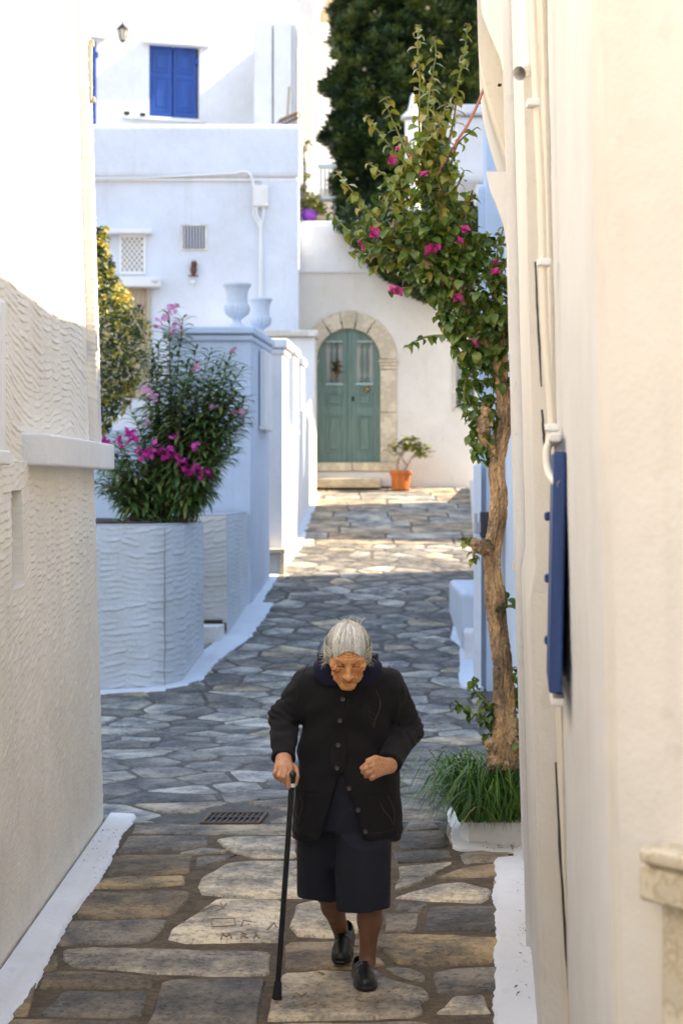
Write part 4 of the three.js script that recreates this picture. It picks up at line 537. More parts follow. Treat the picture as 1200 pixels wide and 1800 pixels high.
// upper house set back behind the terrace
{
  const D = 34.4, h = thing('upper_house', 'sunlit white upper house with blue shuttered window at the top left', 'house', V(-4, 7.4, -D)), rot = -.3, piv = P(300, 140, D);
  const g0 = new THREE.Group(); h.attach(g0); h.remove(g0);
  const turn = (g) => { g.translate(-piv.x, 0, -piv.z); g.rotateY(-rot); g.translate(piv.x, 0, piv.z); return g; }, pb = (x0, x1, y0, y1, d, th, r) => turn(boxUV(pbox(x0, x1, y0, y1, D + d, th, r)));
  const y = (py) => P(0, py, D).y, x = (px) => P(px, 0, D).x;
  part(h, 'wall', turn(slab([[x(40), D], [x(262), D], [x(262), D + .3], [x(40), D + .3]], y(330), y(-330), .01)), M.white); part(h, 'wall', turn(slab([[x(352), D], [x(560), D], [x(560), D + .3], [x(352), D + .3]], y(330), y(-330), .01)), M.white);
  part(h, 'wall', turn(slab([[x(262), D], [x(352), D], [x(352), D + .3], [x(262), D + .3]], y(330), y(207), .004)), M.white); part(h, 'wall', turn(slab([[x(262), D], [x(352), D], [x(352), D + .3], [x(262), D + .3]], y(80), y(-330), .004)), M.white); part(h, 'wall_core', turn(slab([[x(40), D + .31], [x(560), D + .31], [x(560), D + 4], [x(40), D + 4]], y(330), y(-330), .01)), M.white);
  part(h, 'lintel', pb(247, 366, 69, 78, -.16, .2, .02), M.white); part(h, 'sill', pb(214, 358, 206, 213, -.12, .2, .02), M.white);
  for (const [x0, x1] of [[264, 306], [308, 350]]) { const s = part(h, 'shutter', pb(x0, x1, 82, 206, .1, .05, .01), M.blue); for (const [p, q] of [[92, 128], [136, 196]]) { part(s, 'shutter_panel', join([pb(x0 + 6, x1 - 6, p, p + 3, .085, .02, .006), pb(x0 + 6, x1 - 6, q - 3, q, .085, .02, .006), pb(x0 + 6, x0 + 9, p + 3.1, q - 3.1, .085, .02, .006), pb(x1 - 9, x1 - 6, p + 3.1, q - 3.1, .085, .02, .006), pb(x0 + 13, x1 - 13, p + 7, q - 7, .088, .02, .01)]), M.blue); } part(s, 'hinge', pb(x0 < 300 ? x0 - 2 : x1 - 4, x0 < 300 ? x0 + 4 : x1 + 2, 100, 110, .07, .04, .006), M.blue); }
  part(h, 'lintel', pb(60, 182, 68, 76, -.16, .2, .02), M.white); const s2 = part(h, 'shutter', pb(80, 168, 82, 232, -.03, .06, .01), M.blue); part(s2, 'hinge', pb(160, 171, 100, 110, -.05, .04, .006), M.blue);
  for (const [px, py] of [[219, 206], [247, 207]]) part(h, 'small_hook', pb(px - 5, px + 5, py - 6, py, -.14, .06, .01), M.iron);
  const lamp = thing('wall_lantern', 'dark metal wall lantern on a curved white arm beside the blue window', 'lantern', P(216, 74, 33.4)), q = (px, py) => P(px, py, 33.4), s = 33.4 / F;
  part(lamp, 'arm', tube([q(150, 62), q(172, 52), q(190, 49), q(206, 52), q(214, 46)], [.02, .016], 8, 8), M.kerb);
  const lg = (pts, seg) => lathe(pts.map(([r, yy]) => [r * s, yy * s]), seg).translate(q(216, 74).x, q(216, 74).y, q(216, 74).z);
  part(lamp, 'cap', lg([[0, 42], [1, 36], [2, 32], [5, 29], [10, 24], [11, 22], [0, 22]], 6), M.iron); part(lamp, 'glass', lg([[4.5, 3], [8.5, 22]], 6), std({ color: C(.6, .55, .42), roughness: .3, transparent: false })); part(lamp, 'base', lg([[0, 0], [3, 0], [5, 3], [0, 3.2]], 6), M.iron);
  for (let k = 0; k < 6; k++) { const t = k / 6 * 6.283, b = q(216, 74); part(lamp, 'frame_bar', rod(V(b.x + Math.cos(t) * 4.8 * s, b.y + 3 * s, b.z + Math.sin(t) * 4.8 * s), V(b.x + Math.cos(t) * 9 * s, b.y + 22 * s, b.z + Math.sin(t) * 9 * s), .008, 5), M.iron); }
  // tower like wall with two buttresses, right of the window
  const t = thing('buttressed_wall', 'white buttressed wall right of the blue window, sunlit with a vertical seam', 'wall', P(480, 220, 33.2)), d2 = 33.2, X = (px) => P(px, 0, d2).x, Y = (py) => P(0, py, d2).y;
  part(t, 'wall', slab([[X(446), d2], [X(520), d2], [X(522), d2 + 3], [X(446), d2 + 3]], 7, Y(42), .05), M.white); part(t, 'buttress', slab([[X(448), d2 - .1], [X(478), d2 - .1], [X(478), d2 + .1], [X(448), d2 + .1]], 7, Y(38), .06), M.white); part(t, 'buttress', slab([[X(482), d2 - .16], [X(512), d2 - .16], [X(512), d2 + .1], [X(482), d2 + .1]], 7, Y(41), .06), M.white);
  const rl = thing('iron_railing', 'small ornate iron railing at the corner of the terrace', 'railing', P(508, 222, 30.9)); part(rl, 'rail', tube([P(491, 211, 30.8), P(508, 203, 30.9), P(522, 196, 31.2)], [.018, .018], 6, 8), M.rust); for (let i = 0; i < 7; i++) { const u = i / 6, p = P(lerp(492, 522, u), lerp(211, 196, u), 30.9); part(rl, 'scroll', new THREE.TorusGeometry(.05, .012, 6, 14).translate(p.x, p.y - .07, p.z), M.rust); part(rl, 'baluster', rod(V(p.x, p.y, p.z), V(p.x, p.y - .3, p.z), .009, 6), M.rust); }
  const pole = thing('wooden_pole', 'thin ochre wooden pole leaning beside the buttressed wall', 'pole', P(506, 200, 32.6)); part(pole, 'pole', rod(P(505, 205, 32.6), P(508, 152, 32.6), .022), M.beige);
}
// roofs and terraces beyond
{
  const h = thing('far_house', 'bright white house beyond the terrace, left of the dark cypress', 'house', P(550, 300, 38)), D = 38, X = (px) => P(px, 0, D).x, Y = (py) => P(0, py, D).y;
  part(h, 'wall', slab([[X(519), D], [X(660), D], [X(660), D + 4], [X(519), D + 4]], 2, Y(40), .06), M.far); part(h, 'coping', slab([[X(530), D - .12], [X(660), D - .12], [X(660), D + .1], [X(530), D + .1]], Y(74), Y(60), .04), M.far); part(h, 'corner_buttress', slab([[X(519), D - .15], [X(533), D - .15], [X(533), D], [X(519), D]], 2, Y(38), .05), M.far);
  const t = thing('gabled_house', 'beige gabled roof house at the top edge beside the cypress', 'house', P(580, 20, 46)), g = new THREE.Shape(), q = (px, py) => P(px, py, 46); [[548, 45], [590, -45], [700, -45], [700, 60], [548, 60]].forEach(([a, b], i) => { const p = q(a, b); i ? g.lineTo(p.x, p.y) : g.moveTo(p.x, p.y); }); const e = new THREE.ExtrudeGeometry(g, { depth: 4, bevelEnabled: false }); e.translate(0, 0, -50); part(t, 'gable_wall', boxUV(e), std({ color: C(.72, .52, .3), map: T_plaster })); part(t, 'verge_board', rod(q(546, 48), q(592, -50), .1, 6), M.far);
  const w = thing('far_house', 'pale far house at the top with a slim window, seen over the buttressed wall', 'house', P(520, 30, 44)), d = 44; part(w, 'wall', slab([[P(440, 0, d).x, d], [P(560, 0, d).x, d], [P(560, 0, d).x, d + 4], [P(440, 0, d).x, d + 4]], 2, P(0, -120, d).y, .05), M.far); const wn = part(w, 'window', boxUV(pbox(514, 546, -20, 24, d - .05, .06, .01)), M.greenPale); part(wn, 'window_bar', boxUV(pbox(540, 543, -20, 24, d - .08, .03, .008)), M.plastic);
  const dish = thing('satellite_dish', 'pale satellite dish on ochre posts at the top edge', 'satellite dish', P(478, 40, 36)), dg = new THREE.SphereGeometry(.34, 24, 10, 0, 6.283, 0, .95).scale(1, .6, 1); dg.rotateX(1.35); dg.rotateY(-.5); const c = P(476, 16, 36); dg.translate(c.x, c.y, c.z - .2); part(dish, 'dish', dg, std({ color: C(.55, .52, .46), roughness: .6, side: THREE.DoubleSide })); for (const px of [459, 487]) part(dish, 'post', rod(P(px, 44, 36), P(px, -20, 36), .03), M.tile); part(dish, 'cross_beam', rod(P(466, 34, 36), P(486, 12, 36), .02), M.beige); part(dish, 'back_box', boxUV(pbox(488, 506, 10, 40, 36.2, .4, .02)), M.beige);
  // terrace things
  const D2 = 33.2, tr = thing('terrace', 'small white terrace above the lane beside the cypress', 'terrace', P(560, 395, D2)); part(tr, 'floor', slab([[P(528, 0, D2).x, 32.1], [2.4, 32.1], [2.4, 37.8], [P(528, 0, D2).x, 37.8]], 5.6, P(0, 398, 32.1).y, .02), M.white); part(tr, 'back_wall', slab([[P(560, 0, 35).x, 35], [P(620, 0, 35).x, 35], [P(620, 0, 35).x, 35.2], [P(560, 0, 35).x, 35.2]], 6, P(0, 330, 35).y, .03), M.warm);
  const ch = thing('garden_chair', 'pale slatted chair on the terrace behind the yellow shrub', 'chair', P(574, 390, 33)); for (let i = 0; i < 4; i++) part(ch, 'back_slat', boxUV(pbox(562 + i * 7, 566 + i * 7, 296, 348, 33, .03, .008)), M.plastic); part(ch, 'top_rail', boxUV(pbox(558, 592, 288, 296, 33, .04, .01)), M.plastic); part(ch, 'seat', boxUV(pbox(557, 593, 345, 350, 32.6, .42, .01)), M.plastic); for (const px of [559, 589]) part(ch, 'leg', rod(P(px, 350, 32.65), P(px, 392, 32.65), .02), M.plastic);
  const cu = thing('floor_cushion', 'beige cushion beside the purple pot on the terrace edge', 'cushion', P(566, 388, 31.8)); part(cu, 'cushion', new THREE.SphereGeometry(.17, 20, 12).scale(1.1, .4, .8).translate(P(567, 383, 31.8).x, P(567, 383, 31.8).y, -31.8), M.beige);
  const tl = thing('turquoise_board', 'turquoise painted board on the terrace beside the cypress', 'board', P(603, 375, 33.4)); part(tl, 'board', boxUV(pbox(596, 609, 343, 376, 33.4, .05, .008)), M.teal); part(tl, 'foot', boxUV(pbox(594, 611, 376, 395, 33.35, .14, .01)), M.beige);
  // white chimney behind the tree
  const cm = thing('chimney_pot', 'white pointed chimney cap behind the top of the tree', 'chimney', P(725, 240, 31.2)), k = 31.2 / F, cg = (l, s) => lathe(l.map(([r, yy]) => [r * k, yy * k]), s).translate(P(725, 240, 31.2).x, P(725, 240, 31.2).y, -31.2); part(cm, 'cap', cg([[0, 76], [4, 70], [6, 58], [9, 46], [20, 36], [22, 30], [0, 28]], 20), M.far); part(cm, 'stack', cg([[14, -150], [14, 26], [18, 28], [0, 28]], 16), M.far);
}
// ------------------------------------------------------------------ plants
const leafM = (r, g, b, t = .35, o = {}) => new THREE.MeshPhysicalMaterial({ color: C(r, g, b), roughness: .55, transmission: t, thickness: 0, side: THREE.DoubleSide, ...o });
function leafGeo(len, wid, droop, fold, n = 4, shape = (t) => Math.sin(Math.PI * Math.pow(t, .75))) {   // base at 0, grows along +z, face up
  const pos = [], ix = []; let y = 0, z = 0;
  for (let i = 0; i <= n; i++) { const t = i / n, a = -droop * t * t; if (i) { y += Math.sin(a) * len / n; z += Math.cos(a) * len / n; } const w = Math.max(.0004, wid / 2 * shape(t)); pos.push(-w, y + fold * w, z, 0, y, z, w, y + fold * w, z); }
  for (let i = 0; i < n; i++) { const b = i * 3; ix.push(b, b + 3, b + 1, b + 1, b + 3, b + 4, b + 1, b + 4, b + 2, b + 2, b + 4, b + 5); }
  const g = new THREE.BufferGeometry(); g.setAttribute('position', new THREE.Float32BufferAttribute(pos, 3)); g.setIndex(ix); g.computeVertexNormals(); return g;
}
const mat4 = (p, yaw, pitch, roll, s) => new THREE.Matrix4().compose(p, new THREE.Quaternion().setFromEuler(new THREE.Euler(pitch, yaw, roll, 'YXZ')), V(s, s, s));
const barkM = std({ color: C(.64, .45, .275), map: T_stone, roughness: .95 });
{ // bougainvillea grown as a small tree
  const D = 9.65, q = (px, py, d = 0) => P(px, py, D + d), tr = thing('bougainvillea_tree', 'leaning bougainvillea tree with twisted pale trunk and magenta flowers at the right wall', 'tree', V(.89, 0, -D));
  const rip = (t, j, c) => 1 + .16 * fbm(Math.cos(j * 6.283) * 1.7, c.y * 4.2, Math.sin(j * 6.283) * 1.7, 3) + .1 * Math.sin(j * 6.283 * 3 + c.y * 7 + 4 * N3(c.y * 2, j * 3, 1));
  const crack = (t, j, c) => { const n = N3(Math.cos(j * 6.283) * 5.5, c.y * 5.5 + N3(c.y * 20, j * 20, 3), Math.sin(j * 6.283) * 5.5), m = N3(Math.cos(j * 6.283) * 11, c.y * 15, Math.sin(j * 6.283) * 11); return rip(t, j, c) - .2 * Math.exp(-((n / .1) ** 2)) - .1 * Math.exp(-((m / .12) ** 2)); };
  const trunkPts = [q(893, 1350), q(888, 1290), q(884, 1200), q(877, 1110), q(868, 1030), q(864, 975), q(873, 920), q(876, 870), q(872, 830), q(876, 790), q(886, 740), q(884, 695), q(874, 655)];
  const fine = (g0) => g0;
  const tk = part(tr, 'trunk', tube(trunkPts, [.076, .068, .057, .054, .052, .056, .046, .044, .046, .046, .042, .04, .035], 72, 34, crack), barkM);
  const limb = (pts, r, n = 'limb') => part(tr, n, tube(pts, r, 14, 10, rip), barkM);
  limb([q(876, 660), q(862, 620), q(842, 580), q(815, 540), q(790, 508), q(762, 476), q(735, 450), q(700, 430)], [.042, .034, .03, .027, .025, .023, .02, .013]);
  limb([q(815, 540), q(800, 500), q(790, 460), q(780, 420), q(776, 380), q(770, 340), q(762, 308)], [.028, .025, .023, .022, .022, .02, .016]);
  limb([q(868, 800), q(852, 770), q(848, 740), q(852, 705)], [.04, .034, .026, .012]); limb([q(700, 430), q(690, 405), q(692, 385)], [.013, .008, .006]); limb([q(770, 340), q(740, 300), q(715, 255), q(712, 240)], [.016, .012, .01, .012]); limb([q(880, 690), q(884, 620), q(876, 560), q(868, 500)], [.03, .022, .018, .01]);
  part(tr, 'knot', nets((x, y, z) => smin(ell(x, y, z, ...q(850, 962, -.03).toArray(), .056, .04, .045), ell(x, y, z, ...q(836, 956, -.03).toArray(), .022, .03, .024), .02) + .03 * fbm(x * 34, y * 34, z * 34, 3), q(815, 1010).add(V(0, 0, -.15)), q(890, 915).add(V(0, 0, .15)), .006), barkM);
  part(tr, 'knot', nets((x, y, z) => smin(ell(x, y, z, ...q(868, 1340, -.04).toArray(), .045, .05, .05), ell(x, y, z, ...q(862, 1310, -.04).toArray(), .035, .04, .04), .03) + .018 * fbm(x * 34, y * 34, z * 34, 3), q(830, 1400).add(V(0, 0, -.15)), q(905, 1270).add(V(0, 0, .15)), .006), barkM);
  part(tr, 'knot', nets((x, y, z) => ell(x, y, z, ...q(850, 742, -.02).toArray(), .042, .085, .045) + .034 * fbm(x * 30, y * 26, z * 26, 3), q(815, 800).add(V(0, 0, -.15)), q(890, 690).add(V(0, 0, .15)), .007), barkM);
  const G = [0, 1, 2, 3].map((k) => leafGeo(.068, .045, [.9, 1.5, 1.9, .5][k], [.35, .2, .5, .25][k], 5)), Gs = leafGeo(.03, .014, 1, .4, 3);
  const young = [leafM(.3, .32, .03, .5), leafM(.4, .34, .04, .5), leafM(.22, .29, .03, .5)], old = [leafM(.11, .19, .024, .4, { roughness: .4 }), leafM(.065, .14, .02, .35, { roughness: .4 }), leafM(.17, .25, .03, .45, { roughness: .42 })], stemM = std({ color: C(.16, .17, .04), roughness: .7 }), tipM = leafM(.34, .2, .03);
  const shoots = [
    [[738, 260], [736, 200], [738, 140], [734, 90], [735, 45], 1], [[757, 250], [762, 190], [760, 130], [766, 95], [763, 66], 1], [[772, 300], [788, 250], [800, 190], [806, 140], [818, 80], [821, 44], 1], [[735, 310], [715, 270], [698, 230], [683, 195], [680, 172], 1], [[740, 320], [705, 280], [672, 240], [645, 204], 1],
    [[745, 290], [752, 240], [752, 190], [757, 140], 1], [[700, 425], [672, 400], [645, 370], [618, 335], [592, 302], 1], [[700, 430], [660, 432], [630, 420], [604, 398], [582, 374], .8], [[735, 350], [700, 325], [672, 305], [650, 288], 1], [[775, 330], [792, 290], [806, 250], [836, 225], .5], [[790, 430], [815, 390], [826, 350], [830, 335], .5], [[800, 520], [760, 500], [720, 505], [690, 508], 0], [[830, 590], [790, 590], [750, 592], [712, 610], 0], [[850, 600], [866, 520], [872, 450], [884, 400], 0], [[790, 460], [772, 400], [740, 390], [712, 420], .3], [[770, 350], [720, 350], [690, 370], .8], [[775, 380], [760, 340], [745, 300], .7], [[795, 480], [830, 470], [860, 440], .2], [[700, 440], [660, 450], [625, 440], .5],
    [[700, 430], [690, 460], [650, 470], .5], [[780, 420], [810, 410], [840, 420], .2], [[760, 480], [730, 490], [700, 460], .3], [[770, 350], [800, 330], [815, 300], .6], [[745, 330], [755, 280], [770, 230], [785, 180], 1], [[720, 300], [745, 250], [770, 210], 1],
    [[862, 640], [830, 650], [815, 690], [822, 730], 0], [[870, 700], [850, 740], [838, 775], [836, 800], 0], [[815, 640], [800, 600], [808, 560], 0], [[838, 955], [828, 945], [818, 950], [810, 946], .3], [[840, 965], [832, 975], [834, 985], .2], [[878, 1260], [850, 1230], [832, 1212], [832, 1190], 0], [[876, 1270], [850, 1262], [822, 1250], [800, 1232], 0], [[874, 1290], [858, 1290], [850, 1300], 0], [[895, 1290], [905, 1240], [915, 1200], [922, 1175], 0], [[896, 1300], [912, 1270], [924, 1230], 0], [[900, 1330], [915, 1300], [926, 1290], 0], [[884, 1030], [890, 1062], [884, 1068], .2],
  ];
  const leaves = [], tips = [];
  const addLeaf = (p, yaw, pitch, s, y) => leaves.push({ m: mat4(p, yaw, pitch, rr(-.5, .5), s), s, p, mat: (rnd() < y ? young : old)[rnd() * 3 | 0], g: rnd() * 4 | 0 });
  const stems = [];
  for (const sh of shoots) {
    const y = sh[sh.length - 1], pts = sh.slice(0, -1).map(([a, b], i) => q(a, b, rr(-.12, .12) * (i ? 1 : .2))), c = new THREE.CatmullRomCurve3(pts), L = c.getLength(), n = Math.max(3, Math.round(L / .026));
    stems.push(tube(pts, y > .6 ? [.006, .0035] : [.009, .004], 6, 6));
    for (let i = 1; i <= n; i++) { const t = i / n, p = c.getPointAt(t); addLeaf(p, i * 2.4 + rr(-.5, .5), rr(-.1, .7), rr(.85, 1.25) * (y > .6 ? lerp(1.2, .75, t) : lerp(1.15, .8, t)), Math.max(y, t > .85 ? .5 : 0) * .9); }
    const e = c.getPointAt(1); if (y > .6) for (let k = 0; k < 9; k++) tips.push(mat4(e, k * .7, rr(-.9, .1), 0, rr(.6, 1)));
  }
  const clumps = [[735, 285, 40, .8], [765, 300, 42, .7], [720, 330, 45, .7], [770, 345, 40, .5], [790, 390, 38, .2], [690, 350, 28, .9], [660, 395, 34, .6], [690, 415, 38, .5], [730, 405, 36, .3], [800, 440, 50, .15], [845, 450, 42, .1], [830, 500, 52, .08], [860, 540, 40, .05], [800, 540, 34, .05], [770, 505, 30, .1], [845, 590, 48, .05], [880, 500, 18, 0], [875, 620, 32, .05], [840, 640, 36, .1], [830, 690, 26, .1], [850, 770, 26, .1], [852, 790, 20, .05], [750, 440, 40, .15], [820, 560, 40, .05], [780, 470, 40, .1], [640, 430, 24, .4], [870, 570, 30, 0], [885, 560, 18, 0], [880, 660, 20, 0], [845, 725, 24, 0], [850, 1255, 16, 0], [914, 1215, 14, 0], [912, 1180, 10, 0]];
  for (const [cx, cy, r, y] of clumps) for (let i = 0, n = r * r * (y > .25 ? .034 : .062); i < n; i++) { const a = rr(0, 6.283), d = Math.sqrt(rnd()) * r * 1.08; addLeaf(q(cx + Math.cos(a) * d, cy + Math.sin(a) * d, rr(-.8, .8) * r / 331), rr(0, 6.283), rr(-.2, 1.1), rr(.7, 1.2), y * rnd() * 1.3); }
  part(tr, 'shoots', join(stems), stemM);
  leaves.sort((a, b) => b.s - a.s); const shown = leaves.filter((l) => l.p.y > 3.2 || l.p.x < .35).slice(0, 290), rest = new Map(); const keep = new Set(shown);
  for (const l of leaves) { if (keep.has(l)) { const o = part(tr, 'leaf', G[l.g], l.mat); o.applyMatrix4(new THREE.Matrix4()); const w = new THREE.Matrix4().makeTranslation(o.position.x, o.position.y, o.position.z).multiply(l.m); w.decompose(o.position, o.quaternion, o.scale); } else { const k = G[l.g].uuid + l.mat.uuid; if (!rest.has(k)) rest.set(k, [G[l.g], l.mat, []]); rest.get(k)[2].push(l.m); } }
  for (const [g, m, l] of rest.values()) inst(tr, 'foliage', g, m, l);
  inst(tr, 'shoot_tips', Gs, tipM, tips);
  const fm = [leafM(.5, .012, .22, .4), leafM(.62, .02, .3, .4)], fg = join(range(0, 8, 8).map((k) => leafGeo(.04, .036, .7, .5, 3).rotateX(-.9 + .5 * (k % 2)).rotateY(k * 1.05)));
  for (const [x, y, s] of [[655, 411, 1.2], [630, 430, .8], [688, 283, .9], [700, 262, .6], [720, 278, .6], [745, 308, .8], [816, 406, 1.1], [806, 424, .8], [757, 440, 1.1], [768, 436, .7], [802, 526, 1.1], [698, 513, 1], [690, 508, .7], [832, 604, 1], [870, 478, .8], [872, 462, .6], [640, 436, .6]]) { const o = part(tr, 'flower', fg, fm[rnd() * 2 | 0]), b = o.position.clone(); new THREE.Matrix4().makeTranslation(b.x, b.y, b.z).multiply(mat4(q(x, y, -.12), rr(0, 6), rr(.6, 1.4), rr(-.5, .5), s)).decompose(o.position, o.quaternion, o.scale); }
  const tie = thing('tie_cord', 'pinkish cord tying the tree to the eave of the right-hand house', 'cord', q(850, 155)); part(tie, 'cord', tube([q(852, 150), q(838, 185), q(820, 222), q(806, 243), q(790, 272), q(774, 295), q(766, 312)], [.008, .007], 7, 8), std({ color: C(.5, .2, .16), roughness: .8 }));
  // low stone ringed bed at its foot with a tuft of grass
  const bed = thing('tree_bed', 'low whitewashed tree bed at the foot of the bougainvillea', 'planter', V(.9, 0, -9.6)), bp = [[800, 1478], [812, 1487], [870, 1489], [925, 1484], [925, 1452], [812, 1446]].map(([x, y]) => onGround(x, y));
  part(bed, 'wall', boxUV(stone([[.63, 9.72], [1.02, 9.6], [1.02, 10.75], [.72, 10.75]], .01, .135, .06, 1)), M.kerb); part(bed, 'soil', boxUV(stone([[.68, 9.8], [1.0, 9.7], [1.0, 10.6], [.76, 10.6]], .01, .142, .06, 1)), M.soil); part(bed, 'foot', boxUV(stone([[.585, 9.62], [.64, 9.52], [1.02, 9.46], [1.02, 10.8], [.62, 10.8]], .03, .02, .05, 1)), M.kerb);
  const gt = thing('grass_tuft', 'bright green tuft of arching grass in the tree bed', 'grass', V(.85, .14, -9.75)); const gm = [leafM(.07, .19, .012, .35), leafM(.12, .26, .018, .35), leafM(.035, .11, .01, .3), leafM(.3, .28, .05, .3)], bl = [[], [], [], []];
  for (let i = 0; i < 600; i++) { const x = rr(.62, .96), d = rr(9.6, 10.2), out = rr(.14, .46), az = rr(-2.6, .9) + (x < .8 ? -.3 : .2), h = rr(.12, .36), g = grid(2, 7, (u, t) => { const w = (u - .5) * .012 * (1 - t * t * .96); return V(x + Math.sin(az) * out * t + Math.cos(az) * w, .14 + h * Math.sin(t * 2.5) * (1 - .25 * t) * 1.15 - .1 * t * t * t, -d + Math.cos(az) * out * t * .7 - Math.sin(az) * w + Math.abs(u - .5) * .003); }, [1, 1]); bl[rnd() < .05 ? 3 : rnd() * 3 | 0].push(g); }
  for (let i = 0; i < 4; i++) { const o = part(gt, 'grass_blades', mergeGeometries(bl[i]), gm[i]); o.userData.kind = 'stuff'; }
  const lit = []; for (let i = 0; i < 210; i++) { const w = rnd(), [x, d] = w < .35 ? onGround(rr(850, 930), rr(1488, 1502)) : w < .75 ? onGround(rr(908, 955), rr(1500, 1790)) : onGround(rr(150, 212), rr(1470, 1560)); lit.push(mat4(V(x, w < .35 ? .032 : .041, -d), rr(0, 6), 0, rr(-.4, .4), rr(.12, .42))); }
  const li = shade(new THREE.InstancedMesh(leafGeo(.05, .02, .8, .3, 3), std({ color: C(.1, .055, .025), side: THREE.DoubleSide }), lit.length)); lit.forEach((m, i) => li.setMatrixAt(i, m)); li.name = 'fallen_leaves'; li.userData = { label: 'dry brown leaf scraps scattered over the whitewashed strips and below the tree bed', category: 'leaf litter', kind: 'stuff' }; scene.add(li);
}
{ // oleander
  const D = 16.8, q = (px, py, d = 0) => P(px, py, D + d), ol = thing('oleander', 'tall oleander with long narrow leaves and pink blossom in the planter', 'shrub', V(-1.9, 1.58, -D)), stems = [], L = [[], [], []];
  const g = leafGeo(.19, .036, .7, .25, 4, (t) => Math.pow(Math.sin(Math.PI * Math.pow(t, .8)), .8)), tops = [];
  const T0 = [[425, 650], [418, 690], [428, 735], [405, 625], [188, 790], [192, 850], [200, 880], [188, 820], [430, 700], [398, 760], [396, 800]], T = [...T0, [298, 545], [322, 560], [280, 600], [345, 615], [268, 650], [300, 640], [395, 620], [412, 640], [375, 650], [350, 680], [420, 720], [400, 750], [410, 780], [380, 700], [320, 700], [260, 700], [230, 720], [205, 760], [190, 800], [215, 820], [250, 800], [290, 780], [330, 790], [360, 800], [390, 800], [370, 840], [350, 870], [320, 850], [280, 860], [240, 860], [200, 860], [300, 900], [250, 890], [355, 740], [300, 720], [240, 770], [410, 690], [395, 660], [425, 745], [372, 615], [330, 640], [270, 740]];
  for (let i = 0; i < 26; i++) { const a = T[rnd() * T.length | 0]; T.push([a[0] + rr(-18, 18), a[1] + rr(6, 40)]); }
  for (const [x, y] of T) { const d = rr(-.5, .55), bx = lerp(x, 285, .62) + rr(-16, 16), base = q(clamp(bx, 196, 345), 918, d * .5), top = q(x, y, d), mid = base.clone().lerp(top, .5).add(V((top.x - base.x) * -.18, .08, 0)); stems.push(tube([base, mid, top], [.008, .003], 6, 6)); const c = new THREE.CatmullRomCurve3([base, mid, top]), n = Math.round(c.getLength() / .028); for (let i = Math.round(n * .22); i <= n; i++) { const t = i / n, p = c.getPointAt(t); for (let k = 0; k < 3; k++) { const yaw = i * 1.05 + k * 2.094 + rr(-.3, .3); L[rnd() < .25 ? 2 : rnd() * 2 | 0].push(mat4(p, yaw, lerp(.5, -.45, t) + rr(-.25, .3), 0, rr(.8, 1.25) * (t > .92 ? .75 : 1))); } } tops.push([top, c]); }
  part(ol, 'stems', join(stems), std({ color: C(.12, .1, .05) })); const lm = [leafM(.075, .15, .035, .4, { roughness: .4 }), leafM(.115, .2, .045, .4, { roughness: .4 }), leafM(.26, .3, .06, .45)]; L.forEach((l, i) => inst(ol, 'foliage', g, lm[i], l));
  const petal = leafGeo(.032, .026, .3, .2, 3), fl = join(range(0, 4, 4).map((k) => petal.clone().rotateX(-.25).rotateY(k * 1.257))), fm = [leafM(.62, .03, .34, .3), leafM(.72, .08, .45, .3), leafM(.66, .3, .48, .3)];
  for (const [x, y, r, k, n] of [[226, 765, 12, 0, 16], [212, 778, 12, 0, 12], [246, 797, 11, 0, 12], [276, 786, 13, 0, 14], [262, 800, 8, 0, 8], [290, 796, 12, 0, 12], [305, 798, 11, 0, 14], [322, 816, 12, 0, 14], [330, 828, 10, 0, 10], [345, 832, 13, 0, 16], [358, 836, 10, 0, 10], [368, 834, 8, 0, 8], [184, 773, 10, 0, 12], [240, 770, 7, 0, 6], [300, 545, 9, 2, 8], [308, 542, 7, 2, 6], [312, 580, 12, 2, 9], [284, 560, 9, 2, 6], [346, 648, 7, 2, 6], [258, 690, 9, 2, 7], [268, 700, 8, 2, 6], [418, 724, 9, 2, 6], [342, 786, 9, 1, 7], [306, 770, 8, 1, 5], [374, 714, 6, 2, 4], [232, 914, 6, 1, 4], [410, 615, 5, 2, 4], [276, 574, 6, 2, 4], [260, 742, 5, 2, 4]]) { const l = []; for (let i = 0; i < n; i++) { const a = rr(0, 6.28), d = Math.sqrt(rnd()) * r, gg = fl.clone(); gg.applyMatrix4(mat4(q(x + Math.cos(a) * d, y + Math.sin(a) * d, -.42 + rr(-.06, .06)), rr(0, 6), rr(.2, 1.5), rr(-.5, .5), rr(.75, 1.15))); l.push(gg); } part(ol, 'flower_cluster', mergeGeometries(l), fm[k]); }
}
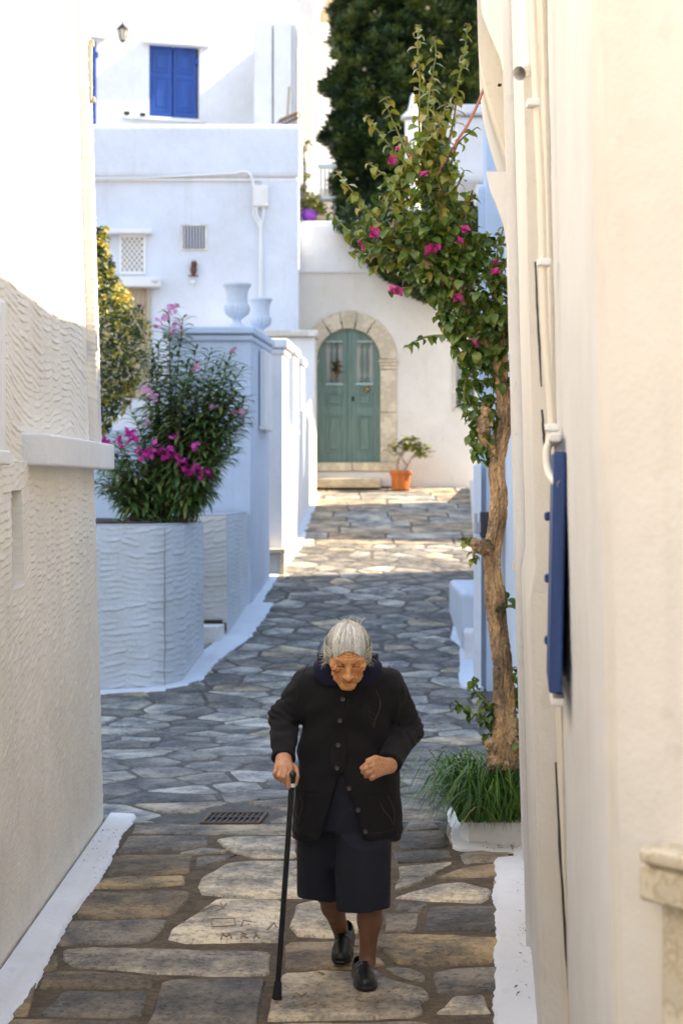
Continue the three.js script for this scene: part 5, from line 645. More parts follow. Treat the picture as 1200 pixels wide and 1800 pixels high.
{ // clipped yellow-green shrub behind
  const D = 19.6, s = thing('golden_shrub', 'dense golden green shrub behind the oleander at the corner of the left house', 'shrub', P(190, 900, D)), g = leafGeo(.06, .042, .6, .3, 3), L = [[], [], []], outline = table([[400, 188], [440, 192], [480, 202], [530, 236], [570, 260], [620, 266], [660, 258], [700, 232], [735, 205], [760, 185]]);
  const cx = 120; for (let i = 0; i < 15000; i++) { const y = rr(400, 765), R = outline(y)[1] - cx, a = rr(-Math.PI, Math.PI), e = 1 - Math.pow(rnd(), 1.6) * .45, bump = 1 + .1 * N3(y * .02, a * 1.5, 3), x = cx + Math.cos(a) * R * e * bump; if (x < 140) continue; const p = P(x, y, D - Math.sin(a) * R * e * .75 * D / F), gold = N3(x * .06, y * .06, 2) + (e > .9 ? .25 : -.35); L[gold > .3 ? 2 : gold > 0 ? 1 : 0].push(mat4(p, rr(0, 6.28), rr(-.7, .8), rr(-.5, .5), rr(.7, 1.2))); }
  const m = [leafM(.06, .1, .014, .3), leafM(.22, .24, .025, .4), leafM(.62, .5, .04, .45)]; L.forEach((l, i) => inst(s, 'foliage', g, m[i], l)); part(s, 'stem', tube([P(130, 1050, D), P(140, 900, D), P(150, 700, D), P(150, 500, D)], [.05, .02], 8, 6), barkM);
}
{ // cypress
  const c = thing('cypress_tree', 'huge dark cypress towering over the doorway house', 'tree', V(1.3, 2, -33.6)), L = [[], [], []], tuft = join(range(0, 5, 5).map((k) => leafGeo(.16, .05, .15, .25, 2).rotateX(-.8 + .25 * (k % 3)).rotateY(k * 1.05))), cones = [];
  const lo = table([[-120, 596], [0, 582], [60, 578], [120, 572], [180, 576], [235, 562], [280, 574], [340, 574], [400, 588], [440, 622], [480, 668], [515, 715], [530, 750]]), hi = table([[-120, 860], [0, 868], [400, 870], [480, 850], [530, 800]]);
  for (let i = 0; i < 60000; i++) {
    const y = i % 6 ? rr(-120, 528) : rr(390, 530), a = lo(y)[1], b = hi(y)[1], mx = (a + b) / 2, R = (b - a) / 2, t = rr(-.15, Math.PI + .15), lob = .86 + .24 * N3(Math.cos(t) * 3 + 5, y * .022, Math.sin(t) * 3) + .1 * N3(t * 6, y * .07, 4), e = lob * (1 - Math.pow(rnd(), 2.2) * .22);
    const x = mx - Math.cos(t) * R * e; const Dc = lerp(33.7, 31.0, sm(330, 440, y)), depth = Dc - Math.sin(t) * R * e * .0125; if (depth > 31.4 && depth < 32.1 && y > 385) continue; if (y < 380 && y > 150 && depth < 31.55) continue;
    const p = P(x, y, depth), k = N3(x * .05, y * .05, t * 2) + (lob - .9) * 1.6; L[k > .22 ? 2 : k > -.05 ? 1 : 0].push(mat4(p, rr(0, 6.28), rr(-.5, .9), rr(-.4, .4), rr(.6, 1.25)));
    if (rnd() < .002) cones.push(mat4(P(x, y, depth - .12), rr(0, 6), 0, 0, rr(.8, 1.3)));
  }
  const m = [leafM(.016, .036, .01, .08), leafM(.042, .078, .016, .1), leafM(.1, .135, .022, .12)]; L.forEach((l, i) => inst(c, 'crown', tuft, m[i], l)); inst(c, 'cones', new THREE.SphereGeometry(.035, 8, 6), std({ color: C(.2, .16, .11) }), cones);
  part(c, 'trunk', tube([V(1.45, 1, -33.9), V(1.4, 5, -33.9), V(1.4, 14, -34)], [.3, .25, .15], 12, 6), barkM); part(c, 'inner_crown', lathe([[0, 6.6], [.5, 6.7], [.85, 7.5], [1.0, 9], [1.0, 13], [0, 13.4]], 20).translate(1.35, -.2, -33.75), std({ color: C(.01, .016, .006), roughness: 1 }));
}
{ // terracotta pot with a jade plant beside the door
  const D = 31.0, k = D / F, b = P(704, 858, D), pot = thing('terracotta_pot', 'orange terracotta pot beside the green door', 'pot', b), pl = (l, s = 32) => lathe(l.map(([r, y]) => [r * k, y * k]), s); b.y = gy(D) + .015;
  pot.position.copy(b); local(pot, 'pot_body', pl([[0, 0], [14, 0], [15.2, 2], [17.2, 27], [15.5, 27], [15, 26], [0, 26]]), M.terracotta); local(pot, 'rim', pl([[17, 27], [19, 27.2], [19.6, 29], [19.4, 34], [18, 35], [16, 34.5], [15.6, 27]]), M.terracotta); local(pot, 'soil', pl([[0, 30], [15.7, 30]]), M.soil);
  const pp = thing('jade_plant', 'small branching succulent growing in the terracotta pot', 'plant', V(b.x, b.y + 30 * k, b.z)), q = (x, y, d = 0) => V((x - 704) * k, (828 - y) * k, d), st = [], L = [[], []], g = leafGeo(.1, .075, .4, .3, 3);
  for (const [ps, n] of [[[[700, 828], [697, 812], [703, 796], [712, 775]], 14], [[[706, 828], [716, 815], [724, 800], [736, 785]], 18], [[[703, 800], [698, 790], [692, 784]], 8], [[[716, 815], [706, 800], [718, 782]], 12], [[[700, 812], [704, 792], [722, 772]], 14], [[[724, 800], [740, 795], [746, 790]], 10]]) { const c = ps.map(([x, y]) => q(x, y, rr(-.06, .06))); st.push(tube(c, [.022, .008], 7, 6)); for (let i = 0; i < n; i++) { const e = c[c.length - 1]; for (let j = 0; j < 3; j++) L[rnd() < .5 ? 0 : 1].push(mat4(V(e.x + rr(-.12, .12), e.y + rr(-.1, .1), e.z + rr(-.12, .12)), rr(0, 6), rr(-.6, .6), 0, rr(.8, 1.3))); } }
  local(pp, 'stems', join(st), M.beige); const m = [leafM(.13, .16, .02, .15), leafM(.22, .21, .03, .15)]; L.forEach((l, i) => { const o = shade(new THREE.InstancedMesh(g, m[i], l.length)); o.name = 'foliage'; l.forEach((x, j) => o.setMatrixAt(j, x)); o.userData.kind = 'stuff'; pp.add(o); });
  const wr = thing('door_wreath', 'dried flower bunch hanging on the left leaf of the green door', 'wreath', P(592, 650, 31.4)), wl = [[], []]; for (let i = 0; i < 90; i++) { const a = rr(0, 6.28), r = Math.sqrt(rnd()) * 9; wl[rnd() < .6 ? 0 : 1].push(mat4(P(592 + Math.cos(a) * r, 646 + Math.sin(a) * r * 1.5, 31.42 - rr(0, .08)), rr(0, 6), rr(-1, 1), 0, rr(.5, .9))); } inst(wr, 'dried_leaves', g, leafM(.09, .08, .03, .1), wl[0]); inst(wr, 'dried_flowers', g, leafM(.28, .14, .05, .1), wl[1]); part(wr, 'string', rod(P(592, 634, 31.46), P(592, 600, 31.46), .006), M.iron);
}
{ // terrace greenery
  const q = (x, y, d = 31.75) => P(x, y, d), pt = thing('purple_pot', 'shiny purple pot on the terrace edge under the yellow shrub', 'pot', q(544, 390)), k = 31.75 / F, b = q(544, 389); part(pt, 'pot', lathe([[0, 0], [8, 0], [13, 5], [14.5, 11], [12.5, 18], [13.5, 20], [12, 20], [11, 16], [0, 15]].map(([r, y]) => [r * k, y * k]), 28).translate(b.x, b.y, b.z), M.lilac);
  const sh = (name, label, list, n, cols) => { const t = thing(name, label, 'plant', q(list[0][0], list[0][1] + 20)), g = leafGeo(.09, .06, .6, .3, 3), L = [[], []]; for (const [x, y, r] of list) for (let i = 0; i < n * r; i++) { const a = rr(0, 6.28), d = Math.sqrt(rnd()) * r; L[rnd() * 2 | 0].push(mat4(q(x + Math.cos(a) * d, y + Math.sin(a) * d, 31.8 + rr(-.2, .3)), rr(0, 6), rr(-.8, .8), 0, rr(.6, 1.2))); } L.forEach((l, i) => inst(t, 'foliage', g, cols[i], l)); part(t, 'stem', rod(q(list[0][0], list[0][1], 31.85), q(list[0][0] + 2, 388, 31.85), .015), M.beige); };
  sh('yellow_shrub', 'yellow green shrub growing from the purple pot', [[546, 352, 16], [556, 362, 14], [538, 358, 10], [566, 368, 9]], 9, [leafM(.2, .24, .02), leafM(.4, .36, .03)]); sh('climbing_plant', 'sparse yellow climber on the corner of the terrace house', [[532, 262, 6], [530, 285, 5], [535, 310, 7], [532, 330, 6], [540, 250, 5]], 4, [leafM(.2, .24, .02), leafM(.42, .4, .04)]);
}
// ------------------------------------------------------------------ the old woman
{
  const W = P, mk = (r, g, b) => [r, g, b];
  // torso: [height, centre x, centre depth, half width, half depth]
  const px = (x, D) => (x - 600) * D / F;
  const tor = table([[.5, px(611, 7.07), 7.07, .208, .15], [.58, px(611, 7.07), 7.07, .207, .152], [.72, px(611, 7.05), 7.05, .203, .158], [.84, px(612, 7.04), 7.04, .195, .16], [1.0, px(611, 7.03), 7.03, .182, .152], [1.08, px(611, 7.0), 7.0, .182, .142], [1.16, px(611, 6.98), 6.98, .178, .125], [1.205, px(611, 6.95), 6.95, .15, .108], [1.25, px(611, 6.91), 6.91, .1, .085], [1.285, px(611, 6.88), 6.88, .066, .066], [1.34, px(611, 6.84), 6.84, .06, .06]]);
  const torso = (x, y, z, g = 0) => { const [, cx, cd, a, b] = tor(y), u = (x - cx) / (a + g), w = (z + cd) / (b + g), e = 2.35, k = Math.pow(Math.pow(Math.abs(u), e) + Math.pow(Math.abs(w), e), 1 / e); return (k - 1) * Math.min(a, b) * (.75 + .25 * Math.abs(w) / (k + 1e-6)); };
  const shR = W(543, 1204, 6.97), elR = W(499, 1262, 7.0), wrR = W(499, 1338, 6.83), shL = W(681, 1206, 6.97), elL = W(716, 1283, 7.03), wrL = W(682, 1344, 6.79);
  // ---- body: one continuous skin
  const hipR = W(586, 1420, 7.1), hipL = W(636, 1420, 7.06), knR = W(576, 1566, 7.14), knL = W(652, 1578, 6.98), anR = W(602, 1648, 7.4), anL = W(645, 1690, 7.06), toR = W(600, 1678, 7.34), toL = W(645, 1712, 7.0), neckA = W(611, 1180, 6.93), neckB = W(611, 1158, 6.82);
  const bodyF = (x, y, z) => {
    let d = torso(x, Math.min(y, 1.24), z, -.03); d = Math.max(d, y - 1.22, .88 - y); const leg = (h, k, a, t) => { const mx = V().lerpVectors(k, a, .35); mx.z -= .022; let q = smin(cone3(x, y, z, h, k, .08, .05), cone3(x, y, z, k, mx, .046, .044), .03); q = smin(q, cone3(x, y, z, mx, a, .043, .029), .03); return smin(q, cone3(x, y, z, a, t, .03, .02), .02); };
    d = smin(d, Math.min(leg(hipR, knR, anR, toR), leg(hipL, knL, anL, toL)), .03); d = smin(d, cone3(x, y, z, neckA, neckB, .055, .05), .03);
    d = smin(d, Math.min(cone3(x, y, z, shR, elR, .045, .036), cone3(x, y, z, shL, elL, .045, .036)), .03); return smin(d, Math.min(cone3(x, y, z, elR, wrR, .036, .024), cone3(x, y, z, elL, wrL, .036, .024)), .02);
  };
  const spot = (x, y, z, s, th) => sm(th, th + .12, N3(x * s, y * s, z * s)), skinTone = (x, y, z, base, amt) => { const n = fbm(x * 60, y * 60, z * 60, 3), r = spot(x, y, z, 150, .32) * amt, s = spot(x + 3, y, z, 330, .35) * amt; return [base[0] * (1 + n * .14) * (1 - .3 * r - .22 * s), base[1] * (1 + n * .2) * (1 - .45 * r - .3 * s), base[2] * (1 + n * .24) * (1 - .5 * r - .35 * s)]; };
  const stocking = (x, y, z) => { const n = fbm(x * 40, y * 14, z * 40, 3); return y < .75 ? [.2 + n * .05, .092 + n * .03, .05 + n * .02] : [.5, .25, .13]; };
  const bodyG = nets(bodyF, V(-.3, .02, -7.5), V(.36, 1.36, -6.68), .012, stocking);
  // ---- head in its own frame: x right, y up, z out of the face
  const HO = W(611, 1098, 6.76); HO.y -= .114; HO.z = -6.79; const pitch = .46, hm = new THREE.Matrix4().compose(HO, new THREE.Quaternion().setFromEuler(new THREE.Euler(pitch, .03, -.02, 'YXZ')), V(.95, .93, .95));
  const c3 = (a, b, ra, rb) => (x, y, z) => cone3(x, y, z, a, b, ra, rb);
  const headF = (X, y, z) => {
    const x = Math.abs(X);
    let d = ell(x, y, z, 0, .036, -.012, .074, .084, .092);
    d = smin(d, ell(x, y, z, 0, -.012, .02, .067, .07, .064), .03);
    d = smin(d, cone3(x, y, z, V(.026, -.075, .03), V(.012, -.103, .06), .028, .02), .03);
    d = smin(d, ell(x, y, z, 0, -.1, .066, .024, .018, .018), .02);
    d = smin(d, ell(x, y, z, .046, -.018, .056, .022, .02, .022), .022); d = smin(d, ell(x, y, z, .038, -.07, .038, .017, .022, .024), .02);
    d = smin(d, cone3(x, y, z, V(.008, .021, .084), V(.045, .02, .066), .011, .01), .014);
    d = Math.max(d, -ell(x, y, z, .031, .001, .094, .022, .0145, .025)); d = smin(d, ell(x, y, z, .031, -.001, .0665, .0175, .0145, .0155), .004);
    d = Math.max(d, -cone3(x, y, z, V(.017, -.007, .086), V(.044, -.006, .079), .0018, .0012));            // line of the lowered lid
    d = Math.max(d, -cone3(x, y, z, V(.019, -.019, .082), V(.043, -.021, .074), .0026, .0014));            // pouch
    d = smin(d, cone3(x, y, z, V(0, .016, .084), V(0, -.036, .111), .0085, .0115), .012); d = smin(d, ell(x, y, z, 0, -.039, .114, .0135, .011, .0115), .008); d = smin(d, ell(x, y, z, .0145, -.041, .098, .009, .009, .012), .006);
    d = Math.max(d, -ell(x, y, z, .0075, -.048, .099, .0042, .004, .006));
    d = smin(d, ell(x, y, z, 0, -.06, .075, .03, .02, .02), .018);
    d = smin(d, ell(x, y, z, 0, -.0635, .089, .02, .005, .008), .008); d = smin(d, ell(x, y, z, 0, -.077, .086, .019, .0065, .009), .008);
    d = Math.max(d, -cone3(x, y, z, V(0, -.0695, .101), V(.026, -.076, .083), .0036, .003));
    d = Math.max(d, -cone3(x, y, z, V(.017, -.036, .094), V(.036, -.074, .077), .0055, .004)); d = Math.max(d, -cone3(x, y, z, V(.029, -.073, .082), V(.031, -.1, .064), .0042, .002)); d = Math.max(d, -cone3(x, y, z, V(0, -.087, .09), V(.014, -.087, .083), .003, .0012));
    if (z > .0) { // wrinkles
      const fo = sm(.02, .034, y) * sm(.085, .07, y); d += fo * .0021 * Math.sin((y + .006 * Math.cos(x * 40) + .002 * N3(X * 50, y * 50, 2)) * 640); d += sm(.012, .004, x) * sm(.006, .014, y) * sm(.04, .03, y) * .0025 * Math.cos((x - .004) * 900);
      const ax = x - .036, ay = y + .002, an = Math.atan2(ay, ax), rad = Math.hypot(ax, ay); d += sm(.012, .02, rad) * sm(.05, .03, rad) * sm(-1.9, -1.2, an) * sm(1.0, .5, an) * .0022 * Math.sin(an * 15 + 8 * N3(X * 30, y * 30, 1)); d += sm(-.02, -.035, y) * .002 * N3(X * 120 + y * 40, y * 60, z * 60) + sm(.03, .045, x) * sm(.0, -.02, y) * .002 * Math.sin((x * .9 + y * .35) * 620 + 5 * N3(X * 40, y * 30, 3)); d += sm(.022, .006, x) * sm(-.052, -.056, y) * .0007 * Math.sin(X * 1500); d += .0009 * fbm(X * 90, y * 90, z * 90, 2);
    }
    d = smin(d, ell(x, y, z, .077, -.01, -.006, .008, .03, .018), .006); d = Math.max(d, -ell(x, y, z, .084, -.008, -.003, .004, .018, .01));
    return smin(d, cone3(x, y, z, V(0, -.06, -.03), V(0, -.16, -.075), .055, .056), .025);
  };
  const skinHead = (X, y, z) => {
    const x = Math.abs(X); let c = skinTone(X, y, z, [.7, .33, .125], y > .02 ? 1 : .55); const mul = (k, a) => { c = c.map((v, i) => v * lerp(1, a[i], k)); };
    mul(sm(.03, .012, Math.hypot(x - .046, (y + .035) * 1.1)) * .45, [1.0, .66, .62]); mul(sm(.014, .006, Math.hypot(x * .8, y + .04)) * .5, [1.05, .8, .7]);
    mul(sm(.007, .003, Math.abs(y + .07 + .003 * (x / .02) ** 2)) * sm(.026, .018, x), [.72, .45, .5]); mul(sm(.0045, .002, Math.abs(y - .0235 + .1 * (x - .03) ** 1)) * sm(.008, .014, x) * sm(.05, .042, x) * (.55 + .45 * N3(X * 500, y * 100, 1)), [.5, .5, .6]); mul(sm(.003, .0012, Math.abs(y + .007)) * sm(.014, .018, x) * sm(.047, .043, x) * (z > .05 ? 1 : 0), [.25, .25, .3]);
    mul(sm(.022, .012, Math.hypot(x - .031, (y - .002) * 1.2)) * .6, [.62, .5, .5]); mul(sm(.012, .006, Math.abs(y + .057)) * sm(.028, .02, x) * .5, [.75, .66, .6]); return c;  // shade under the brow painted into the eye sockets; upper lip darkened too
  };
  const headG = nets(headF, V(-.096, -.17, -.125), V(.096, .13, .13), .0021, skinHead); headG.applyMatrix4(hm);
  // ---- hands
  const chainF = (list, k = .006) => (x, y, z) => { let d = 9; for (const ch of list) { let e = 9; for (let i = 0; i < ch.length - 1; i++) { const [a, ra] = ch[i], [b, rb] = ch[i + 1]; e = Math.min(e, cone3(x, y, z, a, b, ra, rb)); } d = ch.palm ? smin(d, e, .016) : smin(d, e, k); } return d + .0006 * fbm(x * 240, y * 240, z * 240, 2); };
  const ch = (r, ...p) => { const o = p.map(([x, y, D], i) => [W(x, y, D), Array.isArray(r) ? lerp(r[0], r[1], i / (p.length - 1)) : r]); return o; }, palm = (r, ...p) => { const o = ch(r, ...p); o.palm = 1; return o; };
  const handR = chainF([palm([.023, .013], [500, 1334, 6.83], [510, 1350, 6.745]), palm([.023, .014], [499, 1334, 6.83], [502, 1350, 6.735]), palm([.023, .014], [498, 1334, 6.83], [494, 1350, 6.74]), palm([.022, .013], [497, 1334, 6.83], [487, 1350, 6.76]),
    ch([.0098, .0078], [510, 1349, 6.745], [507, 1366, 6.708], [507, 1384, 6.712]), ch([.0102, .008], [502, 1350, 6.735], [499, 1366, 6.7], [501, 1376, 6.715]), ch([.0098, .008], [494, 1350, 6.74], [490, 1364, 6.705], [494, 1373, 6.722]), ch([.0088, .007], [487, 1350, 6.76], [482, 1360, 6.728], [486, 1368, 6.742]), ch([.0115, .0085], [505, 1338, 6.82], [520, 1352, 6.775], [522, 1366, 6.745], [518, 1379, 6.735])]);
  const handL = chainF([palm([.023, .0145], [684, 1345, 6.79], [657, 1336, 6.71]), palm([.023, .0155], [684, 1345, 6.79], [654, 1345, 6.695]), palm([.023, .015], [684, 1346, 6.79], [655, 1354, 6.695]), palm([.022, .0135], [683, 1347, 6.79], [660, 1362, 6.705]),
    ch([.0098, .0075], [657, 1336, 6.71], [645, 1342, 6.675], [635, 1350, 6.69]), ch([.01, .0085], [654, 1345, 6.695], [642, 1351, 6.662], [638, 1357, 6.685], [646, 1358, 6.71]), ch([.0098, .0082], [655, 1354, 6.695], [645, 1359, 6.665], [643, 1364, 6.688], [651, 1363, 6.71]), ch([.0088, .0075], [660, 1362, 6.705], [652, 1366, 6.68], [652, 1369, 6.7], [659, 1366, 6.715]), ch([.0115, .0085], [676, 1337, 6.755], [660, 1332, 6.71], [646, 1337, 6.69])]);
  const skinHand = (x, y, z) => { const t = skinTone(x, y, z, [.6, .29, .145], .9); return t; };
  const hr = nets(handR, W(470, 1402, 6.8).setZ(-6.9), W(535, 1318, 6.8).setZ(-6.66), .0028, skinHand), hl = nets(handL, W(622, 1384, 6.76).setZ(-6.86), W(704, 1312, 6.76).setZ(-6.62), .0028, skinHand);
  const skinM = new THREE.MeshPhysicalMaterial({ vertexColors: true, roughness: .52, sheen: .15, bumpMap: T_grain, bumpScale: .0008 });
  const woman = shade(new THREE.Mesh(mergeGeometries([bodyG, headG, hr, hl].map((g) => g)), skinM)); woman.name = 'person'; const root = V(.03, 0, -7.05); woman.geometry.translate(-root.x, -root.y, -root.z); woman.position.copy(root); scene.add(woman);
  woman.userData = { label: 'elderly woman in black cardigan and dark skirt walking stooped with a cane', category: 'person' };
  // ---- cardigan
  const openL = (y) => px(lerp(597, 561, (.836 - y) / .26), 6.9), openR = (y) => px(lerp(603, 641, (.836 - y) / .265), 6.9), hem = (x, z) => .578 + .012 * Math.cos(x * 14) - (z > -7.05 ? .012 : -.012) + (x < -.06 && z > -7.0 ? -.0 : 0);
  const sleeve = (x, y, z) => {
    const a = smin(cone3(x, y, z, shR, elR, .068, .056), cone3(x, y, z, elR, wrR, .056, .044), .025), b = smin(cone3(x, y, z, shL, elL, .068, .058), cone3(x, y, z, elL, wrL, .058, .045), .025);
    const fold = (e, s) => { const r = Math.hypot(x - e.x, y - e.y, z - e.z); return sm(.13, .03, r) * .0055 * Math.sin((y * 1.0 + (x - e.x) * s + .012 * N3(x * 20, y * 20, z * 20)) * 190); };
    return Math.min(a + fold(elR, .55) + .003 * Math.sin(y * 70 + N3(x * 15, y * 15, z * 15) * 4), b + fold(elL, -.8) + .003 * Math.sin(x * 80 + N3(x * 15, y * 15, z * 15) * 4));
  };
  const cuts = (x, y, z) => { const cR = V().subVectors(wrR, elR).normalize(), cL = V().subVectors(wrL, elL).normalize(); return [(x - wrR.x) * cR.x + (y - wrR.y) * cR.y + (z - wrR.z) * cR.z, (x - wrL.x) * cL.x + (y - wrL.y) * cL.y + (z - wrL.z) * cL.z]; };
  const cardF = (x, y, z) => {
    let t = torso(x, y, z), s = sleeve(x, y, z); const front = z > -tor(y)[2], [kr, kl] = cuts(x, y, z);
    if (x < .0) s = Math.max(s, Math.hypot(x - wrR.x, y - wrR.y, z - wrR.z) < .12 ? kr + .012 : -1); else s = Math.max(s, Math.hypot(x - wrL.x, y - wrL.y, z - wrL.z) < .12 ? kl + .012 : -1);
    t += .006 * fbm(x * 7, y * 5, z * 7, 3) + .004 * sm(.9, .6, y) * Math.sin(x * 42 + 2 * N3(x * 4, y * 6, 1)) + .005 * sm(1.2, 1.0, y) * sm(.7, .95, y) * Math.sin((x * .8 + (y - 1) * Math.sign(x - .02)) * 44);
    if (front) { const xp = px(601, 6.9); if (y > .83) t += .0035 * Math.exp(-(((x - xp) / .0035) ** 2)) - .0025 * sm(.024, .02, Math.abs(x - xp + .016)); const pk = (x0, x1, y1) => (x > x0 && x < x1 && Math.abs(y - y1) < .012 ? .003 * Math.exp(-(((y - y1) / .003) ** 2)) : 0); t += pk(-.165, -.085, .752) + pk(.09, .2, .746); t -= .0025 * sm(.015, .01, Math.abs(y - .592)); }
    t = Math.max(t, hem(x, z) - y, y - 1.262);
    if (y < .84 && front) t = Math.max(t, -Math.max(openL(y) - x, x - openR(y), y - .836, -tor(y)[2] + .06 - z - .1));
    if (y < .78) t = Math.max(t, -(torso(x, y, z) + .014));
    let d = smin(t, s, y < 1.03 ? .012 : .035); d = Math.max(d, -(cone3(x, y, z, neckA, neckB, .058, .062)));
    return d + .0006 * N3(x * 120, y * 120, z * 120);
  };
  const knit = std({ color: C(.0062, .0052, .0062), bumpMap: T_knit, bumpScale: .0014, roughness: .93 });
  const card = part(woman, 'cardigan', nets(cardF, V(-.33, .53, -7.28), V(.38, 1.3, -6.72), .0062), knit);
  const collarF = (x, y, z) => { const t = torso(x, Math.min(y, 1.26), z), g = y - 1.2 + .16 * Math.abs(x - .024) - (z > -6.9 ? .12 * Math.abs(x - .024) : 0), dx = Math.abs(x - .024); return Math.max(t - .017, -(t - .003), -(y - (1.168 + (dx < .085 ? .0 : (dx - .085) * .9))), y - 1.285, z > -6.93 ? .03 + (1.26 - y) * .12 - dx : -1, dx - .13); };
  part(card, 'collar', nets(collarF, V(-.15, 1.1, -7.12), V(.2, 1.32, -6.74), .004), std({ color: C(.006, .007, .03), bumpMap: T_knit, bumpScale: .001, roughness: .95 }));
  // where the front of the cardigan lies along a ray at a pixel
  const onCloth = (f, x, y, lift = .002) => { for (let D = 6.62; D < 7.3; D += .003) { const p = W(x, y, D); if (f(p.x, p.y, p.z) < 0) return W(x, y, D - .003 - lift); } return W(x, y, 6.9); };
  const btn = std({ color: C(.035, .02, .018), roughness: .3 });
  for (const [x, y] of [[602, 1229], [597, 1267], [594, 1310], [592, 1350], [613, 1386], [629, 1424], [642, 1462]]) { const p = onCloth(cardF, x, y, .003), g = lathe([[0, .003], [.0055, .002], [.0075, .0045], [.0092, .003], [.0095, 0], [.008, -.002], [0, -.002]], 20).rotateX(Math.PI / 2 - .1).translate(p.x, p.y, p.z); part(card, 'button', g, btn); }
  const emb = std({ color: C(.055, .035, .042), roughness: .7 }), E = (...n) => tube(n.map(([x, y]) => onCloth(cardF, x, y, .0015)), [.0013, .0022, .0012], 6, 8);
  part(card, 'embroidery', join([E([661, 1214], [667, 1230], [666, 1248], [660, 1262], [655, 1279]), E([664, 1220], [669, 1238], [664, 1254], [659, 1266], [657, 1279]), ...range(0, 8, 8).map((i) => { const p = onCloth(cardF, 648 + (i % 3) * 4 + rnd() * 2, 1250 + i * 3, .0005); return new THREE.SphereGeometry(.0018, 6, 5).translate(p.x, p.y, p.z); })]), emb);
  part(card, 'embroidery', join([E([681, 1400], [688, 1412], [693, 1430], [692, 1450]), E([668, 1410], [674, 1424], [684, 1436], [690, 1448])]), emb); part(card, 'embroidery', join([E([526, 1398], [532, 1412], [528, 1430], [525, 1448]), E([520, 1402], [519, 1420], [523, 1440])]), emb);
  for (const n of [[[520, 1392], [534, 1397], [549, 1400]], [[646, 1392], [666, 1391], [696, 1386]]]) part(card, 'pocket_edge', tube(n.map(([x, y]) => onCloth(cardF, x, y, 0)), [.002, .002], 6, 8), knit);
  const seamM = std({ color: C(.02, .017, .019), roughness: .95 }); for (const n of [[[541, 1168], [528, 1195], [521, 1230], [524, 1268]], [[683, 1170], [697, 1200], [702, 1240], [694, 1282]]]) part(card, 'sleeve_seam', tube(n.map(([x, y]) => onCloth(cardF, x, y, -.0005)), [.0016, .0016], 6, 10), seamM);
  part(card, 'hem_band', tube([[645, 1474], [665, 1473], [685, 1468], [703, 1462]].map(([x, y]) => onCloth(cardF, x, y - 9, -.001)), [.0018, .0018], 6, 8), seamM);
  // ---- skirt
  const skA = W(604, 1440, 7.09), lobL0 = W(639, 1450, 7.0), lobL1 = W(637, 1640, 6.99), lobR0 = W(566, 1450, 7.1), lobR1 = W(557, 1630, 7.13);
  const skirtF = (x, y, z) => { let d = Math.max(torso(x, Math.max(y, .55), z, -.02), .6 - y); d = smin(d, cone3(x, y, z, lobL0, lobL1, .108, .103), .035); d = smin(d, cone3(x, y, z, lobR0, lobR1, .1, .073), .035); d += .005 * fbm(x * 6, y * 3, z * 6, 2) + .004 * Math.sin(Math.atan2(z + 7.05, x - .02) * 9) * sm(.6, .35, y); d = Math.max(d, torso(x, Math.max(y, .5), z) + .016 - sm(.6, .42, y) * .2); const h = .303 + .012 * sm(.0, -.12, x) - .004 * Math.cos(x * 20); d = Math.max(d, h - y, y - .96); if (y < .36) d = Math.max(d, -(Math.min(cone3(x, y, z, lobL0, lobL1, .085, .083), cone3(x, y, z, lobR0, lobR1, .07, .054)))); return d; };
  const skirt = part(woman, 'skirt', nets(skirtF, V(-.22, .28, -7.32), V(.28, .98, -6.82), .0066), std({ color: C(.0048, .006, .0135), bumpMap: T_knit, bumpScale: .0005, roughness: .8 }));
  const onSk = (x, y) => onCloth(skirtF, x, y, .0005); part(skirt, 'seam', tube([onSk(586, 1470), onSk(590, 1520), onSk(597, 1560), onSk(600, 1590)], [.0014, .0014], 5, 10), M.black);
  // ---- hair: a combed cap, single strands over it and a small bun
  const capC = V(0, .036, -.012), hr0 = (x, y, z) => { const s = .0022 * Math.sin(Math.atan2(x, z + .02 + y * .3) * 55 + 3 * N3(x * 20, y * 20, z * 20)) * .6; return Math.max(ell(x, y, z, 0, .034, -.014, .082, .09, .1) + s, -(.75 * y - .66 * z - .003 + 6.2 * x * x - 260 * x * x * x * x + .004 * N3(x * 90, 2, 1))); };
  const bunF = (x, y, z) => ell(x, y, z, 0, .055, -.115, .04, .038, .026) + .002 * Math.sin(Math.atan2(y - .055, x) * 3 + Math.hypot(x, y - .055) * 300);
  const hairF = (x, y, z) => smin(smin(hr0(x, y, z), Math.max(ell(Math.abs(x), y, z, .066, .006, -.012, .026, .05, .05), -(.75 * y - .66 * z + .022)) + .0016 * Math.sin(y * 420 + z * 260), .012), bunF(x, y, z), .01);
  const hairBase = nets(hairF, V(-.1, -.09, -.15), V(.1, .145, .12), .0032, (x, y, z) => { const n = N3(Math.atan2(x, z + .05) * 22, y * 9, 4), k = .6 + .4 * n; return [.5 * k, .47 * k, .41 * k]; }); hairBase.applyMatrix4(hm);
  const hair = part(woman, 'hair', hairBase, std({ vertexColors: true, roughness: .6 }));
  const groups = [[], [], [], []]; const bun = V(0, .07, -.1);
  for (let i = 0; i < 2000; i++) {
    const x0 = rr(-.082, .082), wild = rnd(); let y0 = lerp(.068, -.045, Math.pow(Math.abs(x0) / .082, 2.4)) + rr(-.007, .01), z0 = (.75 * y0 - .003 + 6.2 * x0 * x0 - 260 * x0 ** 4) / .66 - rr(-.003, .006);
    const a = V(x0 * .9, y0 - .034, z0 + .014).normalize(), b = V(rr(-.02, .02), bun.y - .034 + rr(-.01, .02), bun.z + .014).normalize(), pts = [], t0 = rnd() < .6 ? 0 : rr(0, .4), t1 = rr(.75, 1), w1 = rr(-1, 1) * .03, lift = rr(-.001, .0035) + (wild > .97 ? .004 : 0);
